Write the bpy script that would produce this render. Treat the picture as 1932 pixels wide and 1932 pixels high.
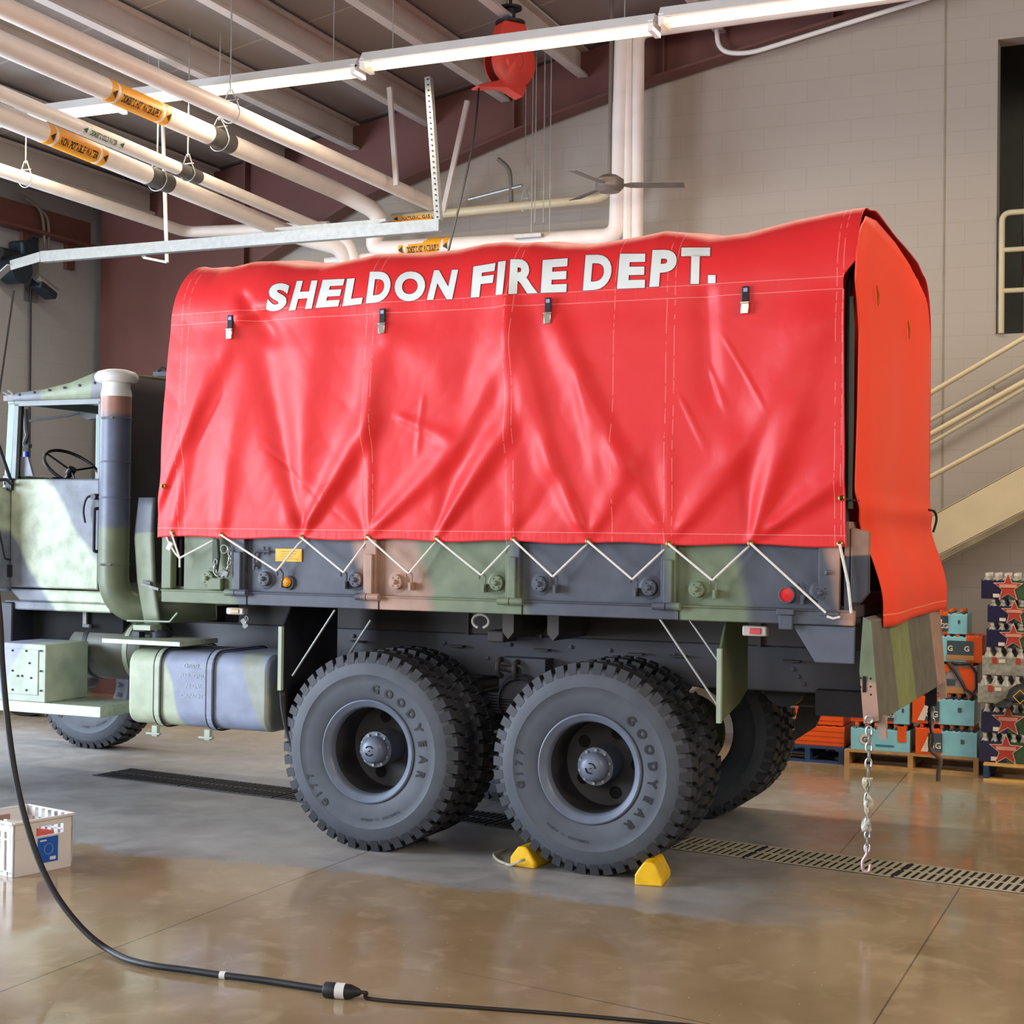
import bpy, bmesh, math, random
from mathutils import Vector, Matrix, Euler
random.seed(7)
SC = bpy.context.scene
for o in list(bpy.data.objects): bpy.data.objects.remove(o)
COL = SC.collection
PI = math.pi

# ------------------------------------------------------------------ camera
F_PX = 2850.0
TH = math.radians(23.8)
CAM = Vector((4.289, -7.676, 1.845))
PITCH = math.atan(42/2850); ROLL = .012
_F = Vector((-math.sin(TH), math.cos(TH), 0)); _R = Vector((math.cos(TH), math.sin(TH), 0)); _Z = Vector((0, 0, 1))
CF = _F*math.cos(PITCH) + _Z*math.sin(PITCH)
_U = -_F*math.sin(PITCH) + _Z*math.cos(PITCH)
CR = (_R*math.cos(ROLL) + _U*math.sin(ROLL)).normalized()
CU = (_U*math.cos(ROLL) - _R*math.sin(ROLL)).normalized()
cd = bpy.data.cameras.new('camera'); cam = bpy.data.objects.new('camera', cd); COL.objects.link(cam)
M = Matrix.Identity(4)
for i in range(3):
    M[i][0] = CR[i]; M[i][1] = CU[i]; M[i][2] = -CF[i]; M[i][3] = CAM[i]
cam.matrix_world = M
cd.sensor_width = 36; cd.lens = 36*F_PX/1932; cd.clip_end = 200
SC.camera = cam

# ------------------------------------------------------------------ view, world, big lights
SC.view_settings.view_transform = 'Standard'
try: SC.view_settings.look = 'None'
except Exception: pass
SC.view_settings.gamma = 1; SC.view_settings.use_curve_mapping = False
SC.view_settings.exposure = 0.12
w = bpy.data.worlds.new('world'); SC.world = w; w.use_nodes = True
w.node_tree.nodes['Background'].inputs[0].default_value = (.80, .86, 1.0, 1)
w.node_tree.nodes['Background'].inputs[1].default_value = .26
def area(name, loc, target, sx, sy, power, color):
    l = bpy.data.lights.new(name, 'AREA'); l.shape = 'RECTANGLE'; l.size = sx; l.size_y = sy
    l.energy = power; l.color = color
    o = bpy.data.objects.new(name, l); COL.objects.link(o); o.location = loc
    o.rotation_euler = (Vector(target)-Vector(loc)).to_track_quat('-Z', 'Y').to_euler()
    return o
area('daylight_side_door', (-6.9, -5.2, 2.3), (0, -1.4, 1.5), 4.2, 4.2, 1150, (.74, .85, 1.0))
area('daylight_bay_door', (-6.9, .9, 2.15), (0, .4, 1.0), 4.0, 4.2, 420, (.72, .84, 1.0))
area('daylight_rear_door', (2.0, -12.5, 4.4), (1.0, 0, 1.2), 9, 2.6, 330, (1.0, .94, .86))

area('warm_fill_right', (10.5, -3.0, 5.6), (2.5, 1.2, 1.4), 5, 2.2, 430, (1.0, .86, .68))  # unseen warm lamp added at right to brighten the rear curtain

# ------------------------------------------------------------------ helpers
def at(px, py, X=None, Y=None, Z=None):
    """photo pixel -> the point where its line of sight meets a real plane"""
    d = CF + CR*((px-966)/F_PX) - CU*((py-966)/F_PX)
    if X is not None: t = (X-CAM.x)/d.x
    elif Y is not None: t = (Y-CAM.y)/d.y
    else: t = (Z-CAM.z)/d.z
    return CAM + d*t
def lerp(a, b, t): return a + (b-a)*t
def interp(pts, x):
    if x <= pts[0][0]: return pts[0][1]
    for (x0, y0), (x1, y1) in zip(pts, pts[1:]):
        if x <= x1: return y0+(y1-y0)*(x-x0)/(x1-x0+1e-9)
    return pts[-1][1]
def sstep(a, b, x):
    t = max(0, min(1, (x-a)/(b-a))); return t*t*(3-2*t)

SPLIT = set('stiffener socket hanger_wire handrail wall_rail baluster stay_rod axle brake_drum frame_rail frame_bolt frame_clip cross_sill grommet grommet_hole hub_bolt hand_hole box_bolt clamp_screw snap_fastener stack_seam tie_slit corner_post torque_rod top_latch stair_tread deck_board stringer_board hinge latch side_latch_pin wiper_motor rear_corner_plate air_tank motor mirror_arm trunnion cover_bow placard_lines red_print windscreen_frame orange_panel'.split())
class MB:
    def __init__(s): s.v = []; s.f = []
    def add(s, vs, fs):
        n = len(s.v); s.v += [Vector(p) for p in vs]; s.f += [tuple(i+n for i in f) for f in fs]; return s
    def box(s, a, b):
        x0, y0, z0 = a; x1, y1, z1 = b
        return s.add([(x0,y0,z0),(x1,y0,z0),(x1,y1,z0),(x0,y1,z0),(x0,y0,z1),(x1,y0,z1),(x1,y1,z1),(x0,y1,z1)],
                     [(0,3,2,1),(4,5,6,7),(0,1,5,4),(1,2,6,5),(2,3,7,6),(3,0,4,7)])
    def obox(s, c, size, rot):
        R = rot if isinstance(rot, Matrix) else Euler(rot).to_matrix()
        h = [x/2 for x in size]; c = Vector(c)
        vs = [c + R @ Vector((sx*h[0], sy*h[1], sz*h[2])) for sx, sy, sz in ((-1,-1,-1),(1,-1,-1),(1,1,-1),(-1,1,-1),(-1,-1,1),(1,-1,1),(1,1,1),(-1,1,1))]
        return s.add(vs, [(0,3,2,1),(4,5,6,7),(0,1,5,4),(1,2,6,5),(2,3,7,6),(3,0,4,7)])
    def bar(s, p, q, w, h, up=(0,0,1)):
        p = Vector(p); q = Vector(q); d = (q-p); L = d.length; d.normalize(); u = Vector(up)
        if abs(d.dot(u)) > .98: u = Vector((0,1,0))
        x = d.cross(u).normalized(); u = x.cross(d)
        R = Matrix((x, d, u)).transposed()
        return s.obox((p+q)/2, (w, L, h), R)
    def prism(s, poly, vec):
        n = len(poly); vec = Vector(vec); P = [Vector(p) for p in poly]
        return s.add(P+[p+vec for p in P], [tuple(range(n))[::-1], tuple(range(n, 2*n))]+[(i,(i+1)%n,(i+1)%n+n,i+n) for i in range(n)])
    def tube(s, pts, r, seg=10, closed=False, caps=True):
        P = [Vector(p) for p in pts]; n = len(P); rs = r if isinstance(r, (list, tuple)) else [r]*n
        base = len(s.v); prev = None
        for i, p in enumerate(P):
            if closed: d = (P[(i+1)%n]-P[i-1]).normalized()
            else: d = ((P[i+1]-p).normalized() if i < n-1 else Vector()) + ((p-P[i-1]).normalized() if i > 0 else Vector())
            d.normalize()
            if prev is None:
                u = Vector((0,0,1)) if abs(d.z) < .9 else Vector((1,0,0)); x = d.cross(u).normalized()
            else: x = (prev - d*prev.dot(d)).normalized()
            prev = x; y = d.cross(x)
            for k in range(seg):
                a = 2*PI*k/seg; s.v.append(p + (x*math.cos(a)+y*math.sin(a))*rs[i])
        m = n if closed else n-1
        for i in range(m):
            for k in range(seg):
                a = base+i*seg+k; b = base+i*seg+(k+1)%seg; j = (i+1)%n
                s.f.append((a, b, base+j*seg+(k+1)%seg, base+j*seg+k))
        if caps and not closed:
            s.f.append(tuple(base+k for k in range(seg))[::-1]); s.f.append(tuple(base+(n-1)*seg+k for k in range(seg)))
        return s
    def cyl(s, p, q, r, seg=20, r2=None): return s.tube([p, q], [r, r if r2 is None else r2], seg)
    def lathe(s, prof, c, axis='Y', seg=48, close=False):
        """prof: (radius, offset along axis)"""
        c = Vector(c); base = len(s.v); n = len(prof)
        for (r, h) in prof:
            for k in range(seg):
                a = 2*PI*k/seg; u, v = r*math.cos(a), r*math.sin(a)
                s.v.append(c + (Vector((u, h, v)) if axis == 'Y' else Vector((h, u, v)) if axis == 'X' else Vector((u, v, h))))
        m = n if close else n-1
        for i in range(m):
            j = (i+1) % n
            for k in range(seg):
                k2 = (k+1) % seg; s.f.append((base+i*seg+k, base+j*seg+k, base+j*seg+k2, base+i*seg+k2))
        return s
    def ring(s, c, nrm, R, r, seg=20, ts=8, sx=1, sz=1, a0=0, a1=2*PI):
        c = Vector(c); nrm = Vector(nrm).normalized(); u = Vector((0,0,1)) if abs(nrm.z) < .9 else Vector((1,0,0))
        x = nrm.cross(u).normalized(); y = x.cross(nrm); full = abs(a1-a0-2*PI) < 1e-6
        n = seg if full else seg+1
        return s.tube([c + x*R*sx*math.cos(a0+(a1-a0)*i/seg) + y*R*sz*math.sin(a0+(a1-a0)*i/seg) for i in range(n)], r, ts, closed=full)
    def grid(s, fn, nu, nv):
        base = len(s.v)
        for i in range(nu+1):
            for j in range(nv+1): s.v.append(Vector(fn(i/nu, j/nv)))
        for i in range(nu):
            for j in range(nv):
                a = base+i*(nv+1)+j; s.f.append((a, a+nv+1, a+nv+2, a+1))
        return s
    def islands(s):
        par = list(range(len(s.v)))
        def find(i):
            while par[i] != i: par[i] = par[par[i]]; i = par[i]
            return i
        for f in s.f:
            for k in f[1:]: par[find(k)] = find(f[0])
        g = {}
        for f in s.f: g.setdefault(find(f[0]), []).append(f)
        items = []
        for fs in g.values():
            ids = {i for f in fs for i in f}; P = [s.v[i] for i in ids]
            items.append([fs, [min(p[k] for p in P)-.001 for k in range(3)], [max(p[k] for p in P)+.001 for k in range(3)]])
        ch = True
        while ch:
            ch = False
            for i in range(len(items)):
                for j in range(i+1, len(items)):
                    a, b = items[i], items[j]
                    if all(a[1][k] <= b[2][k] and b[1][k] <= a[2][k] for k in range(3)):
                        a[0] += b[0]; a[1] = [min(x, y) for x, y in zip(a[1], b[1])]; a[2] = [max(x, y) for x, y in zip(a[2], b[2])]; items.pop(j); ch = True; break
                if ch: break
        out = []
        for fs, _, _ in items:
            mp = {}; m = MB()
            for f in fs:
                for i in f:
                    if i not in mp: mp[i] = len(m.v); m.v.append(s.v[i])
                m.f.append(tuple(mp[i] for i in f))
            out.append(m)
        return out
    def build(s, name, mat, parent=None, **kw):
        if name in SPLIT and parent is not None:
            os_ = [m.build1(name, mat, parent, **kw) for m in s.islands()]
            return os_[0]
        return s.build1(name, mat, parent, **kw)
    def build1(s, name, mat, parent=None, smooth=35, bevel=0, solid=0, recalc=True):
        me = bpy.data.meshes.new(name); me.from_pydata([tuple(v) for v in s.v], [], s.f); me.validate(); me.update()
        if recalc:
            bm = bmesh.new(); bm.from_mesh(me); bmesh.ops.recalc_face_normals(bm, faces=bm.faces); bm.to_mesh(me); bm.free()
        o = bpy.data.objects.new(name, me); COL.objects.link(o)
        if mat: me.materials.append(mat)
        if smooth:
            me.polygons.foreach_set('use_smooth', [True]*len(me.polygons)); me.set_sharp_from_angle(angle=math.radians(smooth))
        if solid:
            m = o.modifiers.new('t', 'SOLIDIFY'); m.thickness = solid; m.offset = 0
        if bevel:
            m = o.modifiers.new('b', 'BEVEL'); m.width = bevel; m.segments = 2; m.limit_method = 'ANGLE'; m.angle_limit = math.radians(40)
        if parent: setpar(o, parent)
        return o
def setpar(o, parent):
    o.parent = parent
    chain = []; p = parent
    m = Matrix.Identity(4)
    while p: chain.append(p); p = p.parent
    for p in reversed(chain): m = m @ p.matrix_parent_inverse @ p.matrix_basis
    o.matrix_parent_inverse = m.inverted()
def tag(o, label, cat, group=None):
    o['label'] = label; o['category'] = cat
    if group: o['group'] = group
    return o
def thing(name, loc, label, cat, group=None):
    o = bpy.data.objects.new(name, None); COL.objects.link(o); o.location = loc; o.empty_display_size = .1
    return tag(o, label, cat, group)
def struct(o): o['kind'] = 'structure'; return o
def dup(o, mat=None, parent=None):
    c = o.copy(); COL.objects.link(c)
    if parent is not None:
        inv = o.matrix_parent_inverse.copy(); c.parent = parent; c.matrix_parent_inverse = inv
    if mat is not None: c.matrix_basis = mat
    for ch in o.children: dup(ch, None, c)
    return c
def dup_root(o, d=(0,0,0), rz=0, label=None, group=None):
    c = dup(o, Matrix.Translation(Vector(o.location)+Vector(d)) @ Matrix.Rotation(rz, 4, 'Z'))
    if label: c['label'] = label
    if group: c['group'] = group
    return c
def smoothpath(P, n=8):
    P = [Vector(p) for p in P]; out = []
    for i in range(len(P)-1):
        p0 = P[max(i-1, 0)]; p1 = P[i]; p2 = P[i+1]; p3 = P[min(i+2, len(P)-1)]
        for k in range(n):
            t = k/n
            out.append(.5*((2*p1)+(p2-p0)*t+(2*p0-5*p1+4*p2-p3)*t*t+(3*p1-p0-3*p2+p3)*t**3))
    out.append(P[-1]); return out
def bend(P, r, n=6):
    """polyline with rounded corners of radius r"""
    P = [Vector(p) for p in P]; out = [P[0]]
    for i in range(1, len(P)-1):
        a = (P[i-1]-P[i]); b = (P[i+1]-P[i]); rr = min(r, a.length*.49, b.length*.49); a.normalize(); b.normalize()
        A = P[i]+a*rr; B = P[i]+b*rr
        for k in range(n+1):
            t = k/n; out.append(A*(1-t)**2+P[i]*2*t*(1-t)+B*t*t)
    out.append(P[-1]); return out

# ------------------------------------------------------------------ text as mesh data
def glyph(txt, bold=.02, shear=0, res=6):
    cu = bpy.data.curves.new('t', 'FONT'); cu.body = txt; cu.size = 1; cu.offset = bold; cu.shear = shear; cu.resolution_u = res
    ob = bpy.data.objects.new('t', cu); me = bpy.data.meshes.new_from_object(ob)
    vs = [v.co.copy() for v in me.vertices]; fs = [tuple(p.vertices) for p in me.polygons]
    bpy.data.meshes.remove(me); bpy.data.objects.remove(ob); bpy.data.curves.remove(cu)
    x0 = min(v.x for v in vs); x1 = max(v.x for v in vs); y0 = min(v.y for v in vs); y1 = max(v.y for v in vs)
    return vs, fs, (x0, x1, y0, y1)
def text_mb(mb, txt, org, ux, uy, height, bold=.02, center=False):
    """flat text; org = lower left, ux/uy directions"""
    vs, fs, (x0, x1, y0, y1) = glyph(txt, bold); k = height/(y1-y0); org = Vector(org); ux = Vector(ux); uy = Vector(uy)
    off = (x1-x0)/2 if center else 0
    mb.add([org+ux*((v.x-x0-off)*k)+uy*((v.y-y0)*k) for v in vs], fs); return mb

# ------------------------------------------------------------------ materials
def L(r, g=None, b=None):
    if g is None: g = b = r
    f = lambda c: (c/255/12.92) if c <= 10 else ((c/255+.055)/1.055)**2.4
    return (f(r), f(g), f(b), 1)
MATS = {}
def newmat(name):
    m = bpy.data.materials.new(name); m.use_nodes = True; nt = m.node_tree
    return m, nt, nt.nodes['Principled BSDF']
def N(nt, t, **kw):
    n = nt.nodes.new(t)
    for k, v in kw.items():
        if hasattr(n, k): setattr(n, k, v)
    return n
def bump(nt, p, src, dist=.002, strength=.5):
    b = N(nt, 'ShaderNodeBump'); b.inputs['Distance'].default_value = dist; b.inputs['Strength'].default_value = strength
    nt.links.new(src, b.inputs['Height']); nt.links.new(b.outputs[0], p.inputs['Normal']); return b
def pbr(name, col, rough=.5, metal=0, var=.12, scale=8, bmp=0, bscale=60, spec=.5, coat=0):
    if name in MATS: return MATS[name]
    m, nt, p = newmat(name)
    tc = N(nt, 'ShaderNodeTexCoord'); nz = N(nt, 'ShaderNodeTexNoise'); nz.inputs['Scale'].default_value = scale; nz.inputs['Detail'].default_value = 5
    nt.links.new(tc.outputs['Object'], nz.inputs['Vector'])
    r = N(nt, 'ShaderNodeMapRange'); r.inputs['From Min'].default_value = .3; r.inputs['From Max'].default_value = .7
    r.inputs['To Min'].default_value = 1-var; r.inputs['To Max'].default_value = 1+var
    nt.links.new(nz.outputs[0], r.inputs['Value'])
    mx = N(nt, 'ShaderNodeVectorMath', operation='SCALE'); mx.inputs[0].default_value = col[:3]
    nt.links.new(r.outputs[0], mx.inputs['Scale']); nt.links.new(mx.outputs[0], p.inputs['Base Color'])
    p.inputs['Roughness'].default_value = rough; p.inputs['Metallic'].default_value = metal
    p.inputs['Specular IOR Level'].default_value = spec; p.inputs['Coat Weight'].default_value = coat
    if bmp:
        n2 = N(nt, 'ShaderNodeTexNoise'); n2.inputs['Scale'].default_value = bscale; n2.inputs['Detail'].default_value = 4
        nt.links.new(tc.outputs['Object'], n2.inputs['Vector']); bump(nt, p, n2.outputs[0], .002, bmp)
    MATS[name] = m; return m
def emis(name, col, st):
    m, nt, p = newmat(name); p.inputs['Base Color'].default_value = (.8,.8,.8,1)
    p.inputs['Emission Color'].default_value = col; p.inputs['Emission Strength'].default_value = st; return m
GREEN = L(110, 122, 96); SLATE = L(76, 80, 92); TAN = L(168, 132, 114); PALE = L(168, 178, 154); DKGREEN = L(70, 80, 58)
def camo(name, direction, stops, warp=.25, wscale=2.2, rough=.55, var=.16, seed=0):
    """paint patches: value = position along `direction` (world metres) warped by noise, looked up in constant stops"""
    m, nt, p = newmat(name)
    tc = N(nt, 'ShaderNodeTexCoord'); dt = N(nt, 'ShaderNodeVectorMath', operation='DOT_PRODUCT'); dt.inputs[1].default_value = direction
    nt.links.new(tc.outputs['Object'], dt.inputs[0])
    nz = N(nt, 'ShaderNodeTexNoise', noise_dimensions='4D'); nz.inputs['Scale'].default_value = wscale; nz.inputs['Detail'].default_value = 1.0; nz.inputs['W'].default_value = seed
    nt.links.new(tc.outputs['Object'], nz.inputs['Vector'])
    ma = N(nt, 'ShaderNodeMath', operation='MULTIPLY_ADD'); ma.inputs[1].default_value = warp*2
    nt.links.new(nz.outputs[0], ma.inputs[0]); nt.links.new(dt.outputs['Value'], ma.inputs[2])
    lo = stops[0][0]; hi = stops[-1][0]+.5
    r = N(nt, 'ShaderNodeMapRange'); r.inputs['From Min'].default_value = lo+warp; r.inputs['From Max'].default_value = hi+warp
    nt.links.new(ma.outputs[0], r.inputs['Value'])
    cr = N(nt, 'ShaderNodeValToRGB'); cr.color_ramp.interpolation = 'LINEAR'
    els = cr.color_ramp.elements; els[0].position = 0; els[0].color = stops[0][1]; els[1].position = 1; els[1].color = stops[-1][1]
    prevc = stops[0][1]
    for pos, c in stops[1:]:
        t = (pos-lo)/(hi-lo); e = els.new(max(0, t-.006)); e.color = prevc; e = els.new(min(1, t+.006)); e.color = c; prevc = c
    nt.links.new(r.outputs[0], cr.inputs[0])
    n2 = N(nt, 'ShaderNodeTexNoise'); n2.inputs['Scale'].default_value = 9; n2.inputs['Detail'].default_value = 6; nt.links.new(tc.outputs['Object'], n2.inputs['Vector'])
    r2 = N(nt, 'ShaderNodeMapRange'); r2.inputs['From Min'].default_value = .3; r2.inputs['From Max'].default_value = .7; r2.inputs['To Min'].default_value = 1-var; r2.inputs['To Max'].default_value = 1+var
    nt.links.new(n2.outputs[0], r2.inputs['Value'])
    sc = N(nt, 'ShaderNodeVectorMath', operation='SCALE'); nt.links.new(cr.outputs[0], sc.inputs[0]); nt.links.new(r2.outputs[0], sc.inputs['Scale'])
    nt.links.new(sc.outputs[0], p.inputs['Base Color']); p.inputs['Roughness'].default_value = rough
    n3 = N(nt, 'ShaderNodeTexNoise'); n3.inputs['Scale'].default_value = 30; nt.links.new(tc.outputs['Object'], n3.inputs['Vector']); bump(nt, p, n3.outputs[0], .001, .3)
    return m
STEEL = pbr('galvanised_steel', L(168, 170, 168), .4, .7, .1, 20)
STEELD = pbr('dull_steel', L(120, 120, 118), .6, .3, .25, 40)
DARK = pbr('dark_metal', L(42, 43, 50), .5, .3, .25, 6, .2)
BLACK = pbr('black_rubber', L(24, 25, 28), .55, 0, .2, 10)
MAROON = pbr('maroon_steel', L(100, 62, 56), .55, 0, .12, 2)
WPIPE = pbr('white_pipe_jacket', L(232, 222, 214), .45, 0, .05, 6)
WHITE = pbr('white_paint', L(225, 225, 222), .45, 0, .04, 6)
CREAMP = pbr('cream_paint', L(196, 184, 152), .45, 0, .06, 5)
PURL = pbr('purlin_paint', L(182, 174, 170), .55, 0, .06, 3)
ROPE = pbr('white_rope', L(225, 222, 215), .8, 0, .1, 60)
BRASS = pbr('brass', L(196, 150, 60), .3, 1, .1, 30)
YEL = pbr('yellow_rubber', L(238, 186, 20), .45, 0, .12, 20, .3, 120)
WOOD = pbr('pallet_wood', L(176, 136, 84), .75, 0, .25, 14, .4, 50)
WOODY = pbr('yellow_pallet_wood', L(222, 176, 98), .7, 0, .15, 14)
BLUEP = pbr('blue_pallet_paint', L(28, 62, 100), .7, 0, .3, 12)

# floor
def mk_floor():
    m, nt, p = newmat('polished_concrete'); tc = N(nt, 'ShaderNodeTexCoord'); co = tc.outputs['Object']
    def noise(sc, det=6, dist=0, w=0):
        n = N(nt, 'ShaderNodeTexNoise', noise_dimensions='4D'); n.inputs['Scale'].default_value = sc; n.inputs['Detail'].default_value = det
        n.inputs['Distortion'].default_value = dist; n.inputs['W'].default_value = w; nt.links.new(co, n.inputs['Vector']); return n.outputs[0]
    def mix(f, a, b):
        n = N(nt, 'ShaderNodeMix', data_type='RGBA'); nt.links.new(f, n.inputs[0])
        for i, x in ((6, a), (7, b)):
            if isinstance(x, tuple): n.inputs[i].default_value = x
            else: nt.links.new(x, n.inputs[i])
        return n.outputs[2]
    def rng(s, a, b, c=0, d=1, st=False):
        n = N(nt, 'ShaderNodeMapRange'); n.inputs['From Min'].default_value = a; n.inputs['From Max'].default_value = b
        n.inputs['To Min'].default_value = c; n.inputs['To Max'].default_value = d; nt.links.new(s, n.inputs['Value']); return n.outputs[0]
    def math_(op, a, b=None):
        n = N(nt, 'ShaderNodeMath', operation=op)
        for i, x in enumerate((a, b)):
            if x is None: continue
            if isinstance(x, (int, float)): n.inputs[i].default_value = x
            else: nt.links.new(x, n.inputs[i])
        return n.outputs[0]
    base = mix(rng(noise(1.3, 8, .6), .35, .68), L(146, 124, 92), L(170, 147, 114))
    base = mix(rng(noise(5.5, 8, .4, 3), .52, .75, 0, .6), base, L(194, 172, 140))
    sx = N(nt, 'ShaderNodeSeparateXYZ'); nt.links.new(co, sx.inputs[0]); x, y = sx.outputs[0], sx.outputs[1]
    # grey, rougher dried strip the wheels run on; tone partly painted reflection
    wob = rng(noise(1.6, 8, .5, 9), 0, 1, -.55, .55)
    yy = math_('ADD', y, wob)
    a1 = rng(yy, -.62, -.50); a2 = rng(yy, 3.0, 4.2, 1, 0); a3 = rng(math_('ADD', x, wob), 2.1, 2.9, 1, 0)
    msk = math_('MULTIPLY', math_('MULTIPLY', a1, a2), a3)
    base = mix(math_('MULTIPLY', msk, .85), base, mix(rng(noise(4, 8, 1, 5), .35, .7), L(140, 140, 142), L(168, 168, 168)))
    # white flecks
    v = N(nt, 'ShaderNodeTexVoronoi'); v.inputs['Scale'].default_value = 9; nt.links.new(co, v.inputs['Vector'])
    base = mix(rng(v.outputs['Distance'], .03, .045, .7, 0), base, L(215, 210, 200))
    # sawn joints
    jm = None
    def line(coord, val, wd=.005):
        return rng(math_('ABSOLUTE', math_('SUBTRACT', coord, val)), wd*.6, wd, 1, 0)
    js = [line(math_('ADD', x, 0.0), .01), math_('MULTIPLY', line(x, 3.24), rng(y, .6, .7, 1, 0)), math_('MULTIPLY', line(math_('ADD', x, math_('MULTIPLY', y, .043)), 2.54), rng(y, 1.2, 1.3)), math_('MULTIPLY', line(math_('ADD', y, math_('MULTIPLY', x, .17)), -1.65), rng(x, 1.3, 2.2))]
    jm = js[0]
    for j in js[1:]: jm = math_('MAXIMUM', jm, j)
    base = mix(math_('MULTIPLY', jm, .75), base, L(66, 54, 40))
    nt.links.new(base, p.inputs['Base Color'])
    ro = rng(noise(2.2, 7, .5, 11), .3, .7, .07, .22)
    ro = math_('ADD', ro, math_('MULTIPLY', msk, .20))
    nt.links.new(ro, p.inputs['Roughness']); p.inputs['Specular IOR Level'].default_value = .55
    bump(nt, p, noise(14, 5, 0, 2), .0015, .25)
    return m
def mk_block(name, c1, c2, mortar):
    m, nt, p = newmat(name); tc = N(nt, 'ShaderNodeTexCoord'); s = N(nt, 'ShaderNodeSeparateXYZ'); nt.links.new(tc.outputs['Object'], s.inputs[0])
    ad = N(nt, 'ShaderNodeMath', operation='ADD'); nt.links.new(s.outputs[0], ad.inputs[0]); nt.links.new(s.outputs[1], ad.inputs[1])
    c = N(nt, 'ShaderNodeCombineXYZ'); nt.links.new(ad.outputs[0], c.inputs[0]); nt.links.new(s.outputs[2], c.inputs[1])
    b = N(nt, 'ShaderNodeTexBrick'); b.inputs['Scale'].default_value = 1; b.inputs['Brick Width'].default_value = .4064; b.inputs['Row Height'].default_value = .2032
    b.inputs['Mortar Size'].default_value = .004; b.inputs['Mortar Smooth'].default_value = .5
    b.inputs['Color1'].default_value = c1; b.inputs['Color2'].default_value = c2; b.inputs['Mortar'].default_value = mortar
    nt.links.new(c.outputs[0], b.inputs['Vector']); nt.links.new(b.outputs['Color'], p.inputs['Base Color'])
    inv = N(nt, 'ShaderNodeMath', operation='SUBTRACT'); inv.inputs[0].default_value = 1; nt.links.new(b.outputs['Fac'], inv.inputs[1])
    nz = N(nt, 'ShaderNodeTexNoise'); nz.inputs['Scale'].default_value = 40; nt.links.new(tc.outputs['Object'], nz.inputs['Vector'])
    ad2 = N(nt, 'ShaderNodeMath', operation='MULTIPLY_ADD'); ad2.inputs[1].default_value = .3; nt.links.new(nz.outputs[0], ad2.inputs[0]); nt.links.new(inv.outputs[0], ad2.inputs[2])
    bump(nt, p, ad2.outputs[0], .002, .16); p.inputs['Roughness'].default_value = .62
    return m
def mk_ceiling():
    m, nt, p = newmat('ceiling_panels'); tc = N(nt, 'ShaderNodeTexCoord'); 
    b = N(nt, 'ShaderNodeTexBrick'); b.inputs['Scale'].default_value = 1; b.inputs['Brick Width'].default_value = 6; b.inputs['Row Height'].default_value = 1.2
    b.inputs['Mortar Size'].default_value = .012; b.inputs['Color1'].default_value = L(138, 132, 132); b.inputs['Color2'].default_value = L(132, 126, 127); b.inputs['Mortar'].default_value = L(166, 157, 150)
    nt.links.new(tc.outputs['Object'], b.inputs['Vector']); nt.links.new(b.outputs['Color'], p.inputs['Base Color']); p.inputs['Roughness'].default_value = .7
    return m
FLOOR = mk_floor(); BLOCK = mk_block('painted_block', L(166, 157, 146), L(165, 156, 145), L(157, 148, 135)); BLOCKL = mk_block('painted_block_daylit', L(150, 152, 154), L(149, 151, 153), L(144, 145, 146)); CEIL = mk_ceiling()  # left wall: same paint, cool daylight tint put into its colour

# ------------------------------------------------------------------ the room
WY = 6.2
def roofz(x): return 6.80+.188*x
XL = -7.0
struct(MB().box((XL-.3, -13, -.2), (13, 9.5, 0)).build('floor', FLOOR, smooth=0))
ox0, ox1, oz0, oz1 = 2.81, 5.4, 3.66, 6.27
wb = MB(); 
wb.prism([(XL-.3, WY, 0), (ox0, WY, 0), (ox0, WY, roofz(ox0)+.1), (XL-.3, WY, roofz(XL-.3)+.1)], (0, .22, 0))
wb.box((ox0, WY, 0), (ox1, WY+.22, oz0)); wb.prism([(ox0, WY, oz1), (ox1, WY, oz1), (ox1, WY, roofz(ox1)+.1), (ox0, WY, roofz(ox0)+.1)], (0, .22, 0))
wb.prism([(ox1, WY, 0), (13, WY, 0), (13, WY, roofz(13)), (ox1, WY, roofz(ox1)+.1)], (0, .22, 0))
struct(wb.build('wall_back', BLOCK, smooth=0))
# left wall with the side door opening (Y -7.3..-3.1 and the bay door the truck faces, closed)
wl = MB(); wl.box((XL-.25, 3.0, 0), (XL, WY+.2, 5.5)); wl.box((XL-.25, -3.0, 0), (XL, -1.2, 5.5)); wl.box((XL-.25, -1.2, 4.5), (XL, 3.0, 5.5)); wl.box((XL-.25, -13, 0), (XL, -7.4, 5.5)); wl.box((XL-.25, -7.4, 4.5), (XL, -3.0, 5.5))
struct(wl.build('wall_left', BLOCKL, smooth=0))
rf = MB().prism([(XL-.4, -13, roofz(XL-.4)), (13, -13, roofz(13)), (13, -13, roofz(13)+.2), (XL-.4, -13, roofz(XL-.4)+.2)], (0, 22.5, 0))
struct(rf.build('ceiling', CEIL, smooth=0))
# loft room behind the opening
lr = MB(); lr.box((ox0-.6, WY+.22, oz0-.2), (ox1+1, WY+3.2, oz0)); lr.box((ox0-.6, WY+3.0, oz0), (ox1+1, WY+3.2, 7.6)); lr.box((ox0-.8, WY+.22, oz0-.2), (ox0-.6, WY+3.2, 7.6)); lr.box((ox1+.9, WY+.22, oz0-.2), (ox1+1.1, WY+3.2, 7.6))
struct(lr.build('wall_loft', pbr('loft_wall', L(96, 96, 92), .7, 0, .15, 3), smooth=0))
# vertical control joint on the back wall, mastic filled
struct(MB().box((2.352, WY-.004, 0), (2.368, WY+.01, roofz(2.36))).build('trim_1', pbr('mastic', L(140, 130, 112), .7), smooth=0))

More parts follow.
